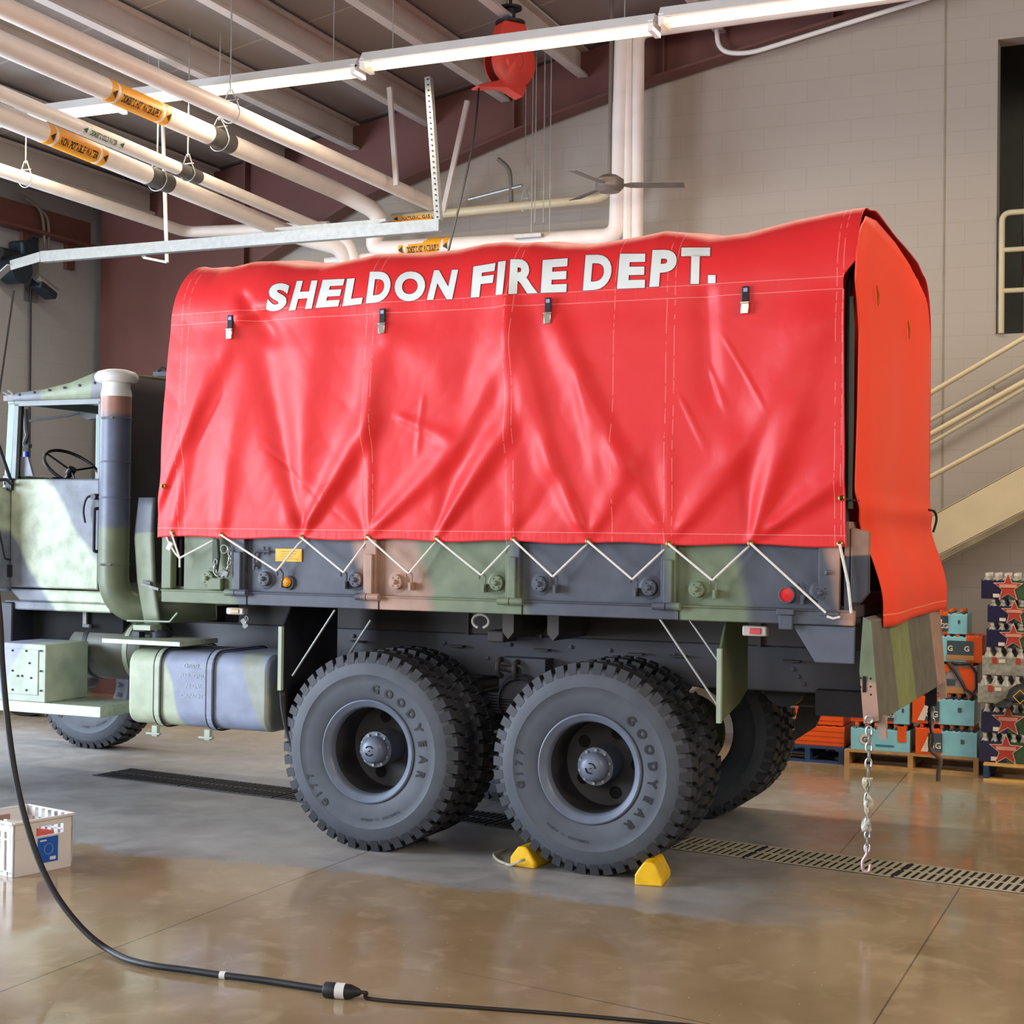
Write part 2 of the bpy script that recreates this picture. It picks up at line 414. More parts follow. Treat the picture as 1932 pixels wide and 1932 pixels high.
# rigid frame: rafter, column, eave beam
rt = thing('roof_rafter', (-2, 6.0, 5.6), 'maroon painted tapered steel rafter rising rightward along the back wall', 'beam')
top = [(-7.0, roofz(-7)-.32), (13, roofz(13)-.3)]
bot = [(-6.9, 3.2), (-5.75, 3.2), (-5.25, 4.35), (-4.95, 4.62), (-3.53, 5.29), (-1.40, 5.94), (-.28, 6.21), (2.16, 6.68), (8, 7.75), (13, 8.65)]
webY = 6.02
web = [(x, webY, z) for x, z in [(-6.87, 3.2)]+bot[1:]] + [(13, webY, roofz(13)-.02), (-6.87, webY, roofz(-7)-.02)]
MB().prism(web, (0, .02, 0)).build('web', MAROON, rt, smooth=0)
fl = MB()
for (x0, z0), (x1, z1) in zip(bot[1:], bot[2:]): fl.bar((x0, webY-.0, z0), (x1, webY-.0, z1), .22, .025, (0,0,1))
fl.build('bottom_flange', MAROON, rt, smooth=0)
st = MB()
for x in (-4.9, -1.75, -.2, 1.4):
    st.box((x-.01, webY-.09, interp([(a, b) for a, b in bot[1:]], x)), (x+.01, webY, roofz(x)-.05))
st.build('stiffener', MAROON, rt, smooth=0)
ct = thing('frame_column', (-6.3, 6.0, 0), 'maroon steel column standing in the back left corner of the hall', 'column')
MB().prism([(-6.87, webY, 0), (-6.3, webY, 0), (-5.75, webY, 3.2), (-6.87, webY, 3.2)], (0, .02, 0)).build('web', MAROON, ct, smooth=0)
MB().bar((-6.3, webY, 0), (-5.75, webY, 3.2), .22, .025, (1,0,0)).build('flange', MAROON, ct, smooth=0)
eb = MB().box((XL, -13, 5.02), (XL+.04, 5.95, 5.30)).box((XL, -13, 5.0), (XL+.16, 5.95, 5.03))
for y in (4.85, 5.55): eb.box((XL, y, 4.72), (XL+.05, y+.13, 5.02))
tag(eb.build('eave_beam', MAROON, smooth=0), 'dark maroon eave beam running along the top of the left wall', 'beam')
# purlins
pk = 0
for x in (-6.2, -5.35, -4.45, -3.62, -2.75, -1.9, -1.08, .3, 1.7, 3.1):
    z = roofz(x)-.02; m = MB()
    m.box((x-.012, -13, z-.26), (x+.012, 6.0, z)).box((x-.012, -13, z-.27), (x+.09, 6.0, z-.245)).box((x-.012, -13, z-.02), (x+.09, 6.0, z))
    tag(m.build('roof_purlin', PURL, smooth=0), 'pale painted roof purlin running front to back under the white ceiling', 'roof beam', 'roof purlins')

# ------------------------------------------------------------------ fluorescent row
TUBE = emis('tube_glow', (1.0, .86, .46, 1), 1.7)
LY = 2.8
edges = [-9.0, -6.45, -4.04, -1.68, .80, 3.25, 5.7]
names = ['fifth and leftmost', 'second from the left', 'third from the left, behind the white pipes', 'fourth from the left, left of the red reel', 'fifth from the left, crossing the red reel', 'rightmost, against the maroon rafter']
def fz(x): return 5.507+.0155*(x+1.67)
lamps = []
for i, (x0, x1) in enumerate(zip(edges[1:], edges[2:])):
    z0 = fz(x0); 
    t = thing('fluorescent_fixture', ((x0+x1)/2, LY, z0+.1), 'lit strip light, '+names[i+1], 'ceiling light', 'fluorescent strip lights in one row')
    zz = fz((x0+x1)/2); a = x0+.02; b = x1-.02
    MB().prism([(a, LY-.10, zz+.045), (a, LY-.045, zz+.13), (a, LY+.045, zz+.13), (a, LY+.10, zz+.045), (a, LY+.09, zz+.04), (a, LY+.04, zz+.075), (a, LY-.04, zz+.075), (a, LY-.09, zz+.04)], (b-a, 0, 0)).build('housing', WHITE, t, smooth=0)
    for s in (-1, 1):
        MB().cyl((a+.05, LY+s*.055, zz+.025), (b-.05, LY+s*.055, zz+.025), .019, 12).build('tube', TUBE, t)
    MB().box((a, LY-.09, zz-.01), (a+.04, LY+.09, zz+.07)).box((b-.04, LY-.09, zz-.01), (b, LY+.09, zz+.07)).build('socket', WHITE, t, smooth=0)
    w_ = MB()
    for xx in (a+.25, b-.25): w_.cyl((xx, LY, zz+.13), (xx, LY, roofz(xx)), .004, 6)
    w_.build('hanger_wire', STEEL, t)
    l = bpy.data.lights.new('tube_light', 'AREA'); l.shape = 'RECTANGLE'; l.size = b-a; l.size_y = .16; l.energy = 56; l.color = (1, .86, .64)
    lo = bpy.data.objects.new('tube_light', l); COL.objects.link(lo); lo.location = ((a+b)/2, LY, zz-.012); setpar(lo, t)

# ------------------------------------------------------------------ pipes
def lab_band(t, p, d, r, col, ink, length, words=None):
    """a wrap-around pipe marker with lettering on the side that faces the room"""
    p = Vector(p); d = Vector(d).normalized()
    m = MB()
    m.tube([p-d*length*.62, p-d*length*.5], r*1.03, 18); m.tube([p+d*length*.5, p+d*length*.62], r*1.03, 18)
    m.tube([p-d*length*.44, p+d*length*.44], r*1.02, 18, caps=False)
    o = m.build('pipe_marker', col, t)
    view = (CAM-p).normalized(); nrm = (view-d*view.dot(d)).normalized(); up = d.cross(nrm); 
    if up.z < 0: up = -up
    nn = nrm; rr = r*1.045
    if words:
        vs, fs, (x0, x1, y0, y1) = glyph(words, .03); k = length*.8/(x1-x0); h = r*.75
        dd = d if d.dot(CR) > 0 else -d
        tx = MB()
        tx.add([p+dd*((v.x-(x0+x1)/2)*k)+nn*(rr*math.cos(((v.y-y0)/(y1-y0)-.62)*h/r))+up*(rr*math.sin(((v.y-y0)/(y1-y0)-.62)*h/r)) for v in vs], fs)
        for s in (-1, 1):
            q = p+dd*s*length*.56+nn*rr*1.0
            tx.add([q-dd*.028*s*0-dd*.03, q+dd*.02+up*r*.4, q+dd*.02-up*r*.4], [(0,1,2)])
        tx.build('lettering', ink, o, smooth=0)
    return o
INK = pbr('black_ink', L(25, 22, 20), .6); OR = pbr('orange_marker', L(238, 160, 30), .5, 0, .03); GRN = pbr('green_ink', L(30, 95, 75), .6); LBW = pbr('white_marker', L(222, 216, 206), .5, 0, .03)
def clevis(x, y, z, r, topz, label, half=.0):
    t = thing('pipe_hanger', (x, y, z), label, 'pipe hanger', 'clevis hangers on the white pipes')
    MB().cyl((x, y, z+r+.07), (x, y, topz), .006, 8).build('rod', STEEL, t)
    b = MB(); b.ring((x, y, z), (0,1,0), r+.012, .005, 20, 6, a0=PI, a1=2*PI)
    pts = [(x-r-.012, y, z), (x-r*.85, y, z+r*.8), (x-.015, y, z+r+.09), (x+.015, y, z+r+.09), (x+r*.85, y, z+r*.8), (x+r+.012, y, z)]
    b.tube(pts, .006, 6); b.tube([(x-r*.95, y, z+r+.012), (x+r*.95, y, z+r+.012)], .005, 6); b.build('clevis', STEEL, t)
    return t
def ypipe(px0, py0, px1, py1, Yf, r, extra_far=None, near_extend=.6):
    """a pipe running front to back at one height: far end from the photo at depth Yf, near end at the same height"""
    far = at(px0, py0, Y=Yf); near = at(px1, py1, Z=far.z); d = (near-far).normalized()
    return far, near+d*near_extend, d
pipeA = ypipe(640, 362, 5, 83, 5.3, .085)
pipeB = ypipe(596, 428, 0, 176, 5.3, .06)
pipeC = ypipe(560, 446, 0, 216, 5.3, .08)
pipeD = ypipe(352, 438, 0, 321, 5.6, .07)
pipeT = ypipe(812, 384, 10, 16, 5.7, .07)
def mkpipe(name, pts, r, label, mat=WPIPE, rad=.15):
    t = thing(name, pts[0], label, 'pipe'); MB().tube(bend(pts, rad), r, 18).build('run', mat, t); return t
PA = 5.62
a1 = at(690, 462, Y=PA); a1b = at(1170, 440, Y=PA)
A_lo = at(700, 472, Y=PA)
tA = mkpipe('insulated_pipe', [pipeA[1], pipeA[0], pipeA[0]+Vector((.35,.25,-.2)), Vector((A_lo.x, PA, A_lo.z)), at(1165, 447, Y=PA), at(1178, 60, Y=PA)+Vector((0,0,0))], .085, 'white insulated pipe with orange marker, highest of the three labelled pipes, turning up the wall')
tB = mkpipe('insulated_pipe', [pipeB[1], pipeB[0], at(655, 447, Y=5.5), at(672, 500, Y=5.6)], .055, 'thin white insulated pipe with green marker, between the two orange labelled pipes')
tC = mkpipe('insulated_pipe', [pipeC[1], pipeC[0], at(645, 468, Y=5.5), at(655, 505, Y=5.6)], .08, 'white insulated pipe with orange marker, lowest of the three labelled pipes')
tD = mkpipe('insulated_pipe', [pipeD[1], pipeD[0], at(620, 428, Y=5.75)], .06, 'cream pipe crossing above the door track at far left, bent toward the middle')
tT = mkpipe('insulated_pipe', [pipeT[1], pipeT[0]], .07, 'long plain white pipe, uppermost of the pipes slanting from the top left corner')
tG = mkpipe('gas_pipe', [at(740, 412, Y=5.8), at(990, 388, Y=5.8), at(1162, 372, Y=5.8), at(1168, 62, Y=5.8)], .045, 'beige gas pipe elbowing up the wall, with yellow marker at its left end', CREAMP, .22)
for i, (x, r, nm) in enumerate(((1186, .045, 'slim white pipe standing between the two thicker wall risers'), (1204, .055, 'rightmost white riser pipe on the back wall, elbowing right above the lights'))):
    p0 = at(x, 452, Y=5.6); p1 = at(x+1, 66 if i else 60, Y=5.6)
    pts = [Vector((p0.x, 5.6, 2.6)), Vector((p1.x, 5.6, p1.z))]
    if i: pts = [pts[0], Vector((p1.x, 5.6, p1.z+.02)), at(1620, 3, Y=5.6), at(1800, -24, Y=5.6)]
    t = thing('riser_pipe', pts[0], nm, 'pipe'); MB().tube(bend(pts, .1), r, 16).build('run', WPIPE, t)
tag(MB().tube(bend([at(1352, 40, Y=5.9), at(1354, 98, Y=5.9), at(1410, 102, Y=5.9), at(1760, -6, Y=5.9), at(1960, -70, Y=5.9)], .2), .022, 10).build('conduit', WHITE), 'thin white conduit curving along the maroon rafter at top right', 'conduit')
tag(MB().tube([at(615, 492, Y=5.62), at(700, 484, Y=5.62), at(860, 474, Y=5.62)], .04, 12).build('drain_pipe', WPIPE), 'short white capped pipe end just above the red cover, left of the elbows', 'pipe')
def onpipe(P, px, py):
    # nearest point on the run to the sight line through a pixel
    d = (CF + CR*((px-966)/F_PX) - CU*((py-966)/F_PX)); far, near, dd = P; w0 = far-CAM
    a = dd.dot(dd); b = dd.dot(d); c = d.dot(d); e = dd.dot(w0); f_ = d.dot(w0); s = (b*f_-c*e)/(a*c-b*b); return far+dd*s
lab_band(tA, onpipe(pipeA, 254, 192), pipeA[2], .085, OR, INK, .62, 'DOMESTIC HOT WATER SUPPLY')
lab_band(tC, onpipe(pipeC, 138, 266), pipeC[2], .08, OR, INK, .60, 'NON POTABLE WATER')
lab_band(tB, onpipe(pipeB, 190, 246), pipeB[2], .055, LBW, GRN, .42, 'DOMESTIC COLD WATER')
g0 = at(740, 412, Y=5.8); g1 = at(990, 388, Y=5.8)
lab_band(tG, at(788, 409, Y=5.8), g1-g0, .045, OR, INK, .40, 'NATURAL GAS')
lab_band(tA, at(805, 467, Y=PA), (1, 0, .02), .085, OR, INK, .44, 'DOMESTIC HOT WATER SUPPLY')
SAD = pbr('insulation_saddle', L(96, 92, 90), .5, .6)
for P, px, py, r, par, lb in ((pipeA, 413, 262, .085, tA, 'steel clevis hanger holding the upper labelled pipe'), (pipeB, 358, 316, .055, tB, 'steel clevis hanger holding the green marked pipe'), (pipeC, 300, 328, .08, tC, 'steel clevis hanger holding the lower orange marked pipe'), (pipeD, 50, 330, .06, tD, 'steel clevis hanger over the cream pipe at far left'), (pipeT, 436, 206, .07, tT, 'steel clevis hanger on the plain upper pipe')):
    q = onpipe(P, px, py); 
    clevis(q.x, q.y, q.z, r+.008, roofz(q.x)-.02, lb)
    if r != .06 and r != .07: MB().tube([q-P[2]*.17, q+P[2]*.17], r*1.04, 18).build('saddle', SAD, par)
q = at(990, 386, Y=5.8); clevis(q.x, q.y, q.z, .05, roofz(q.x)-.3, 'steel hanger clamped on the beige gas pipe')
q = at(1010, 452, Y=PA); t = thing('pipe_hanger', q, 'steel hanger rod and strut above the middle of the red cover', 'pipe hanger', 'clevis hangers on the white pipes')
MB().cyl(q+Vector((0,-.1,.0)), q+Vector((0,-.1,2.0)), .006, 8).build('rod', STEEL, t); MB().box((q.x-.16, q.y-.15, q.z-.005), (q.x+.12, q.y-.05, q.z+.03)).build('strut', STEEL, t, smooth=0)
# hanging rods seen against the wall
for i, px in enumerate((1012, 1028, 1040)):
    a = at(px+1, 60, Y=5.5); b = at(px, 440 if i == 2 else 420, Y=5.5)
    tag(MB().cyl((a.x, 5.5, b.z), (a.x, 5.5, roofz(a.x)), .006, 6).build('hanger_rod', STEEL), 'thin steel rod hanging in front of the back wall by the gas pipe', 'rod', 'hanger rods by the gas pipe')

# ------------------------------------------------------------------ door track and hangers
TY = 3.3
t = thing('door_track', at(60, 488, Y=TY), 'galvanised overhead door track running above the truck, curving down at left', 'door track')
e1 = at(828, 424, Y=TY); e0 = Vector((-5.35, TY, e1.z))
p = [e1, e0, e0+Vector((-.35, 0, -.06)), e0+Vector((-.75, 0, -.32)), e0+Vector((-1.05, 0, -.75)), e0+Vector((-1.15, 0, -1.3)), e0+Vector((-1.18, 0, -3.2))]
tr = MB()
for a, b in zip(p, p[1:]):
    tr.bar(a, b, .012, .09, (0,1,0) if abs((b-a).z) > .6*abs((b-a).x) else (0,0,1))
tr.bar(e1+Vector((0,.03,.045)), e0+Vector((0,.03,.045)), .07, .01); tr.bar(e1+Vector((0,.03,-.045)), e0+Vector((0,.03,-.045)), .07, .01)
tr.build('rail', STEEL, t, smooth=0)
h0 = at(806, 145, Y=TY); h1 = at(825, 415, Y=TY)
def perf(mb, a, b, wd=.05):
    a = Vector(a); b = Vector(b); mb.bar(a, b, wd, .005, (0,1,0)); mb.bar(a+Vector((wd/2, wd/2, 0)), b+Vector((wd/2, wd/2, 0)), .005, wd, (0,1,0))
m = MB(); perf(m, h1, h0); m.build('perforated_hanger', STEEL, t, smooth=0)
hh = MB(); n = 26
for i in range(n): q = lerp(h1, h0, (i+.5)/n); hh.cyl(q+Vector((.005, -.012, 0)), q+Vector((.005, -.004, 0)), .007, 8)
hh.build('hole_row', pbr('hole_dark', L(40, 40, 40), .8), t)
m = MB(); b0 = e1+Vector((-.62, .25, .12)); m.bar(b0, b0+Vector((-1.1, 0, 0)), .04, .04); m.bar(b0+Vector((-1.1,0,0)), e1+Vector((-1.5, 0, .03)), .02, .02); m.bar(b0, e1+Vector((-.62,0,.03)), .02, .02); m.build('spring_bracket', STEEL, t, smooth=0)
t = thing('conduit_drop', at(310, 360, Y=3.6), 'thin white drop pipe with small tap ending above the cover, crossing behind the track', 'pipe')
a = at(303, 240, Y=3.6); b = at(315, 495, Y=3.6); c = at(271, 486, Y=3.6)
MB().cyl(b, a+Vector((0,0,.5)), .018, 10).build('pipe', WPIPE, t); MB().tube([b, lerp(b, c, .6), c], .012, 8).cyl(c, c+Vector((0,0,.05)), .02, 8).build('tap', STEEL, t)
for i, (x0, y0, x1, y1, yy) in enumerate(((735, 165, 748, 350, 4.6), (882, 190, 836, 400, 5.0), (197, -10, 203, 80, 3.2))):
    tag(MB().bar(at(x1, y1, Y=yy), at(x0, y0, Y=yy), .045, .03, (0,1,0)).build('hanger_strut', PURL, smooth=0), ['pale hanger strut left of the perforated one', 'slanted grey strut behind the perforated hanger', 'pale strut dropping from the ceiling at top left'][i], 'strut')

# ------------------------------------------------------------------ red cord reel
RED = pbr('red_reel_paint', L(205, 62, 48), .4, 0, .05)
rc = at(962, 118, Y=4.2); t = thing('cord_reel', rc, 'red cord reel hanging from the ceiling behind the strip lights', 'cord reel')
nrm = Vector((.8, -.6, 0)).normalized(); tx = Vector((.6, .8, 0))
R = Matrix((tx, nrm, Vector((0,0,1)))).transposed()
def lat(mb, prof, seg=36, c=rc, sz=1.0):
    base = len(mb.v)
    for (r, h) in prof:
        for k in range(seg):
            a = 2*PI*k/seg; mb.v.append(c+R@Vector((r*math.cos(a), h, r*sz*math.sin(a))))
    for i in range(len(prof)-1):
        for k in range(seg): k2 = (k+1) % seg; mb.f.append((base+i*seg+k, base+(i+1)*seg+k, base+(i+1)*seg+k2, base+i*seg+k2))
for s in (-1, 1):
    m = MB(); lat(m, [(.001, s*.10), (.07, s*.10), (.09, s*.085), (.19, s*.085), (.215, s*.07), (.215, s*.062), (.19, s*.075), (.001, s*.085)], sz=1.1); m.build('side_disc', RED, t)
m = MB()
for k in range(9): m.tube([rc+R@Vector(((.15+.008*(k % 2))*math.cos(a), -.055+k*.0137, (.15)*1.1*math.sin(a))) for a in [2*PI*i/24 for i in range(24)]], .008, 6, closed=True)
m.build('wound_cord', BLACK, t)
m = MB(); m.prism([rc+R@Vector(q) for q in ((-.16,-.09,.16),(.16,-.09,.16),(.10,-.09,.33),(-.10,-.09,.33))], R@Vector((0,.18,0))); m.build('yoke', RED, t, bevel=.01)
m = MB(); m.prism([rc+R@Vector(q) for q in ((-.12,-.07,-.18),(-.34,-.07,-.26),(-.34,-.07,-.28),(-.06,-.07,-.24),(.1,-.07,-.3),(.14,-.07,-.2))], R@Vector((0,.14,0))); m.build('cord_guide', RED, t, bevel=.01)
m = MB(); m.cyl(rc+Vector((0,0,.33)), rc+Vector((0,0,.46)), .045, 14).cyl(rc+Vector((0,0,.33)), rc+Vector((0,0,.35)), .13, 18).cyl(rc+Vector((0,0,.46)), rc+Vector((0,0,.48)), .1, 18).cyl(rc+Vector((0,0,.48)), rc+Vector((0,0,1.1)), .015, 8)
m.build('swivel', DARK, t)
g = rc+R@Vector((-.30, 0, -.27)); e = at(846, 474, Y=3.0)
MB().tube(smoothpath([g, lerp(g, e, .35)+Vector((.03,0,-.05)), e]), .009, 6).build('cord', BLACK, t)

# ceiling fan
fc = at(1150, 350, Y=5.1); t = thing('ceiling_fan', fc, 'grey ceiling fan in front of the back wall, left of the pipe risers', 'ceiling fan')
GREYM = pbr('grey_blade', L(120, 112, 106), .5, .2)
MB().cyl(fc+Vector((0,0,.05)), Vector((fc.x, fc.y, roofz(fc.x))), .018, 10).build('downrod', GREYM, t)
MB().lathe([(.001,-.07),(.09,-.06),(.13,-.02),(.13,.05),(.07,.09),(.02,.1)], fc, 'Z', 24).build('motor', GREYM, t)
for k in range(3):
    a = .35+k*2*PI/3; d = Vector((math.cos(a), math.sin(a), 0)); n_ = Vector((-d.y, d.x, 0))
    MB().prism([fc+d*.1-n_*.02, fc+d*.2-n_*.055+_Z*.01, fc+d*.66-n_*.065+_Z*.012, fc+d*.68+n_*.05-_Z*.012, fc+d*.2+n_*.05-_Z*.012, fc+d*.1+n_*.02], (0,0,.006)).build('blade', GREYM, t, smooth=0)
t = thing('wall_conduit', at(960, 350, Y=5.9), 'grey conduit and arm on the back wall left of the fan', 'conduit')
MB().tube(bend([at(940, 300, Y=5.9), at(962, 318, Y=5.9), at(965, 380, Y=5.9)], .08), .022, 10).build('bend', GREYM, t); MB().tube([at(884, 376, Y=5.9), at(985, 350, Y=5.9)], .018, 8).build('arm', STEEL, t)

# left wall: operators, conduits, cables
def wallp(px, py, dx=0): q = at(px, py, X=XL+.1+dx); return q
BLU = pbr('operator_paint', L(38, 50, 62), .45, .4)
q = wallp(38, 470); t = thing('door_operator', q, 'dark motor unit on the left wall above the door track curve', 'motor')
MB().obox(q+Vector((.05,0,0)), (.2, .26, .17), (.2,0,0)).build('body', BLU, t, bevel=.03); MB().cyl(q+Vector((.05,-.1,-.1)), q+Vector((.05,-.36,-.1)), .06, 16).cyl(q+Vector((.05,.1,.1)), q+Vector((.05,.18,.12)), .04, 12).build('motor', DARK, t)
q = wallp(42, 525); t = thing('hoist_motor', q, 'dark round motor with belt drum on the left wall, lower of the two units', 'motor')
MB().cyl(q+Vector((.0,-.22,.05)), q+Vector((.2,-.22,.05)), .15, 24).build('drum', BLU, t); MB().obox(q+Vector((.1,.22,-.08)), (.16, .28, .13), (-.35,0,0)).build('gearbox', BLU, t, bevel=.02); MB().cyl(q+Vector((.14,.05,.02)), q+Vector((.14,.36,-.10)), .045, 12).build('shaft_cover', STEEL, t)
q = wallp(70, 480); tag(MB().box((XL, q.y-.1, q.z-.5), (XL+.02, q.y+.12, q.z+.35)).build('mounting_plate', pbr('plate_grey', L(120,118,120), .5, .3), smooth=0), 'grey mounting plate behind the wall motors', 'plate')
for i, px in enumerate((92, 84)):
    tag(MB().tube(smoothpath([wallp(35+12*i, 366+6*i), wallp(60+9*i, 382+6*i), wallp(px-4, 410), wallp(px, 450), wallp(px, 470)]), .016, 8).build('flexible_conduit', GREYM), ['outer grey flexible conduit curving down to the wall motor', 'inner grey flexible conduit curving down to the wall motor'][i], 'conduit')
tag(MB().tube([at(58, 545, X=XL+.05), at(55, 900, X=XL+.05)], .012, 6).build('wall_cable', BLACK), 'black cable hanging straight down the left wall below the motors', 'cable')
tag(MB().tube([at(26, 548, X=XL+.3), at(-4, 760, X=XL+.3)], .01, 6).build('pull_cord', BLACK), 'thin black pull cord slanting at the far left edge', 'cord')
# ================================================================== THE TRUCK
TRUCK = thing('cargo_truck', (0.4, 1.2, 0), 'camouflage painted six wheel army truck with a red SHELDON FIRE DEPT. cargo cover', 'truck')
CAMO_BED = camo('bed_paint', (1, 0, .25), [(-1.6+.4, GREEN), (-.93+.4, SLATE), (-.05+.4, TAN), (.37+.4, GREEN), (.97+.4, SLATE), (1.85+.4, GREEN), (2.22+.4, SLATE), (2.66+.45, TAN)], .05, 2.5)
CAMO_TANK = camo('tank_paint', (1, 0, .35), [(-1.6, PALE), (-1.08, L(134,142,164)), (-.50, L(144,150,140)), (-.33, L(134,142,164))], .09, 2.0)
CAMO_CAB = camo('cab_paint', (.75, 0, .55), [(-2.4, L(112,122,118)), (-1.95, L(112,118,130)), (-1.17, L(176,186,164)), (-.74, L(112,118,128)), (-.36, L(100,106,114))], .13, 1.7, var=.30)
CAMO_STACK = camo('stack_paint', (0, 0, 1), [(0, L(100,108,84)), (1.86, L(84,92,112)), (2.58, L(158,116,100)), (2.9, L(158,116,100))], .02, 1.0, .45)
CAMO_GATE = camo('tailgate_paint', (.15, 1, .22), [(0, TAN), (.62, L(104,100,88)), (1.22, L(128,136,84)), (1.80, L(104,100,88)), (2.62, TAN)], .05, 1.5)
CAMO_EDGE = camo('tailgate_edge_paint', (0, 0, 1), [(.3, L(176,140,124)), (1.13, GREEN), (1.45, TAN)], .03, 2.0)
OLIVE = pbr('olive_paint', L(92, 104, 74), .5, 0, .15, 5)
PALEG = pbr('pale_green_paint', L(160, 172, 152), .5, 0, .08, 8)
CHASS = pbr('chassis_paint', L(74, 74, 82), .5, .05, .2, 3)
CHASS2 = pbr('subframe_paint', L(70, 64, 60), .6, 0, .15, 4)
TYRE = pbr('tyre_rubber', L(72, 76, 84), .58, 0, .16, 7, .25, 40, .45)
LUG = pbr('tyre_tread', L(46, 47, 52), .65, 0, .2, 12)
TLET = pbr('tyre_lettering', L(28, 30, 36), .6, 0, .05)
RIM = pbr('rim_paint', L(104, 112, 128), .42, .1, .12, 9)
HUBM = pbr('hub_paint', L(92, 98, 110), .45, .1, .15, 12)
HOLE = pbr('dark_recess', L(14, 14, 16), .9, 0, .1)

# ---- wheels
WR = .577
def tyre_mb(y0, flip=False):
    m = MB(); prof = [(.285,.05),(.305,.02),(.335,.008),(.40,.004),(.44,.002),(.445,-.001),(.47,.002),(.505,.008),(.53,.018),(.548,.036),(.548,.244),(.53,.262),(.47,.278),(.40,.276),(.335,.268),(.305,.256),(.285,.23)]
    m.lathe([(r, y0+y) for r, y in prof], (0, 0, WR), 'Y', 92, close=True); return m
def lugs_mb(y0, n=46):
    m = MB()
    for k in range(n):
        for side in (0, 1):
            a0 = 2*PI*(k+.5*side)/n; aw = 2*PI/n*.66
            Y = (lambda y: y0+y) if side == 0 else (lambda y: y0+.28-y)
            def P(r, y, a): return (r*math.sin(a), Y(y), WR+r*math.cos(a))
            b0, b1 = a0, a0+aw
            m.add([P(.515,.010,b0),P(.515,.010,b1),P(WR,.030,b1),P(WR,.030,b0), P(.545,.115,b0+.02),P(.545,.115,b1+.01),P(WR,.112,b1+.01),P(WR,.112,b0+.02)],
                  [(0,1,2,3),(4,5,6,7),(0,1,5,4),(1,2,6,5),(2,3,7,6),(3,0,4,7)])
        a0 = 2*PI*(k+.25)/n; aw = 2*PI/n*.6
        def P(r, y, a): return (r*math.sin(a), y0+y, WR+r*math.cos(a))
        m.add([P(.545,.118,a0),P(.545,.118,a0+aw),P(.574,.12,a0+aw),P(.574,.12,a0),P(.545,.162,a0+.03),P(.545,.162,a0+aw+.03),P(.574,.16,a0+aw+.03),P(.574,.16,a0+.03)],
              [(0,1,2,3),(4,5,6,7),(0,1,5,4),(1,2,6,5),(2,3,7,6),(3,0,4,7)])
    return m
def arc_text(m, word, ang0, step, r0, h, y, wscale=.85):
    for i, ch in enumerate(word):
        if ch == " ": continue
        vs, fs, (x0, x1, z0, z1) = glyph(ch, .045, res=3); k = h/.73; a = math.radians(ang0+step*i)
        m.add([((r0+(v.y)*k)*math.sin(a+(v.x-(x0+x1)/2)*k*wscale/(r0+h/2)), y, WR+(r0+v.y*k)*math.cos(a+(v.x-(x0+x1)/2)*k*wscale/(r0+h/2))) for v in vs], fs)
def make_wheel(y0, outer=True, text=True, name='wheel'):
    w_ = tyre_mb(y0).build(name, TYRE, TRUCK, smooth=30)
    lugs_mb(y0).build('tread', LUG, w_, smooth=0)
    if outer:
        m = MB(); m.lathe([(.302,.04),(.303,.020),(.299,.010),(.292,.006),(.286,.010),(.274,.020),(.263,.026),(.256,.034),(.252,.05),(.250,.08)], (0, y0, WR), 'Y', 72)
        m.build('rim', RIM, w_, smooth=30)
        m = MB(); m.lathe([(.2505,.079),(.248,.12),(.246,.26),(.238,.29),(.20,.305),(.02,.31)], (0, y0, WR), 'Y', 72); m.build('wheel_disc', pbr('shaded_disc', L(52,50,52), .6, 0, .4, 5), w_, smooth=30)  # shade of the wheel cavity put into the dark disc colour
        m = MB()
        for k in range(5):
            a = 2*PI*k/5+.55; c = Vector((.175*math.cos(a), y0+.299, WR+.175*math.sin(a))); m.lathe([(.001,0),(.034,0),(.036,.004)], c, 'Y', 18)
        m.build('hand_hole', HOLE, w_)
        m = MB(); m.lathe([(.098,.31),(.098,.16),(.092,.14),(.104,.135),(.104,.112),(.078,.110),(.001,.108)], (0, y0, WR), 'Y', 40); m.build('hub', HUBM, w_, smooth=30)
        m = MB()
        for k in range(10):
            a = 2*PI*k/10+.2; c = Vector((.091*math.cos(a), y0+.114, WR+.091*math.sin(a))); m.cyl(c, c+Vector((0,-.014,0)), .009, 6)
        m.build('hub_bolt', pbr('worn_bolt', L(150,150,150), .4, .6), w_)
        m = MB(); m.lathe([(.080,.112),(.080,.085),(.074,.062),(.060,.046),(.042,.038),(.001,.034)], (0, y0, WR), 'Y', 36)
        m.build('hub_cap', RIM, w_, smooth=40)
        m = MB(); m.ring((0, y0+.0345, WR), (0,1,0), .027, .0038, 20, 6, a0=.6, a1=2.5).ring((0, y0+.0345, WR), (0,1,0), .027, .0038, 20, 6, a0=3.7, a1=5.6).cyl((0,y0+.031,WR),(0,y0+.036,WR),.004,8)
        m.build('cap_emblem', HOLE, w_)
    if text:
        m = MB(); arc_text(m, 'GOODYEAR', 8, 14.2, .345, .048, y0+.0005, 1.0); m.build('sidewall_lettering', TLET, w_, smooth=0); m = MB(); arc_text(m, 'G177', 221, 8.5, .395, .040, y0-.0005, 1.0); m.build('sidewall_lettering', TLET, w_, smooth=0); m = MB()
        arc_text(m, 'TUBELESS 11.00R20', 147, 2.3, .385, .013, y0+.0002)
        m.build('sidewall_lettering', TLET, w_, smooth=0)
    return w_
def rotw(o, d, deg=0):
    c = Vector((0, 0, WR)); return Matrix.Translation(Vector(d)+c) @ Matrix.Rotation(math.radians(deg), 4, 'Y') @ Matrix.Translation(-c)
W1 = make_wheel(0); W1['label'] = 'front wheel of the rear pair'
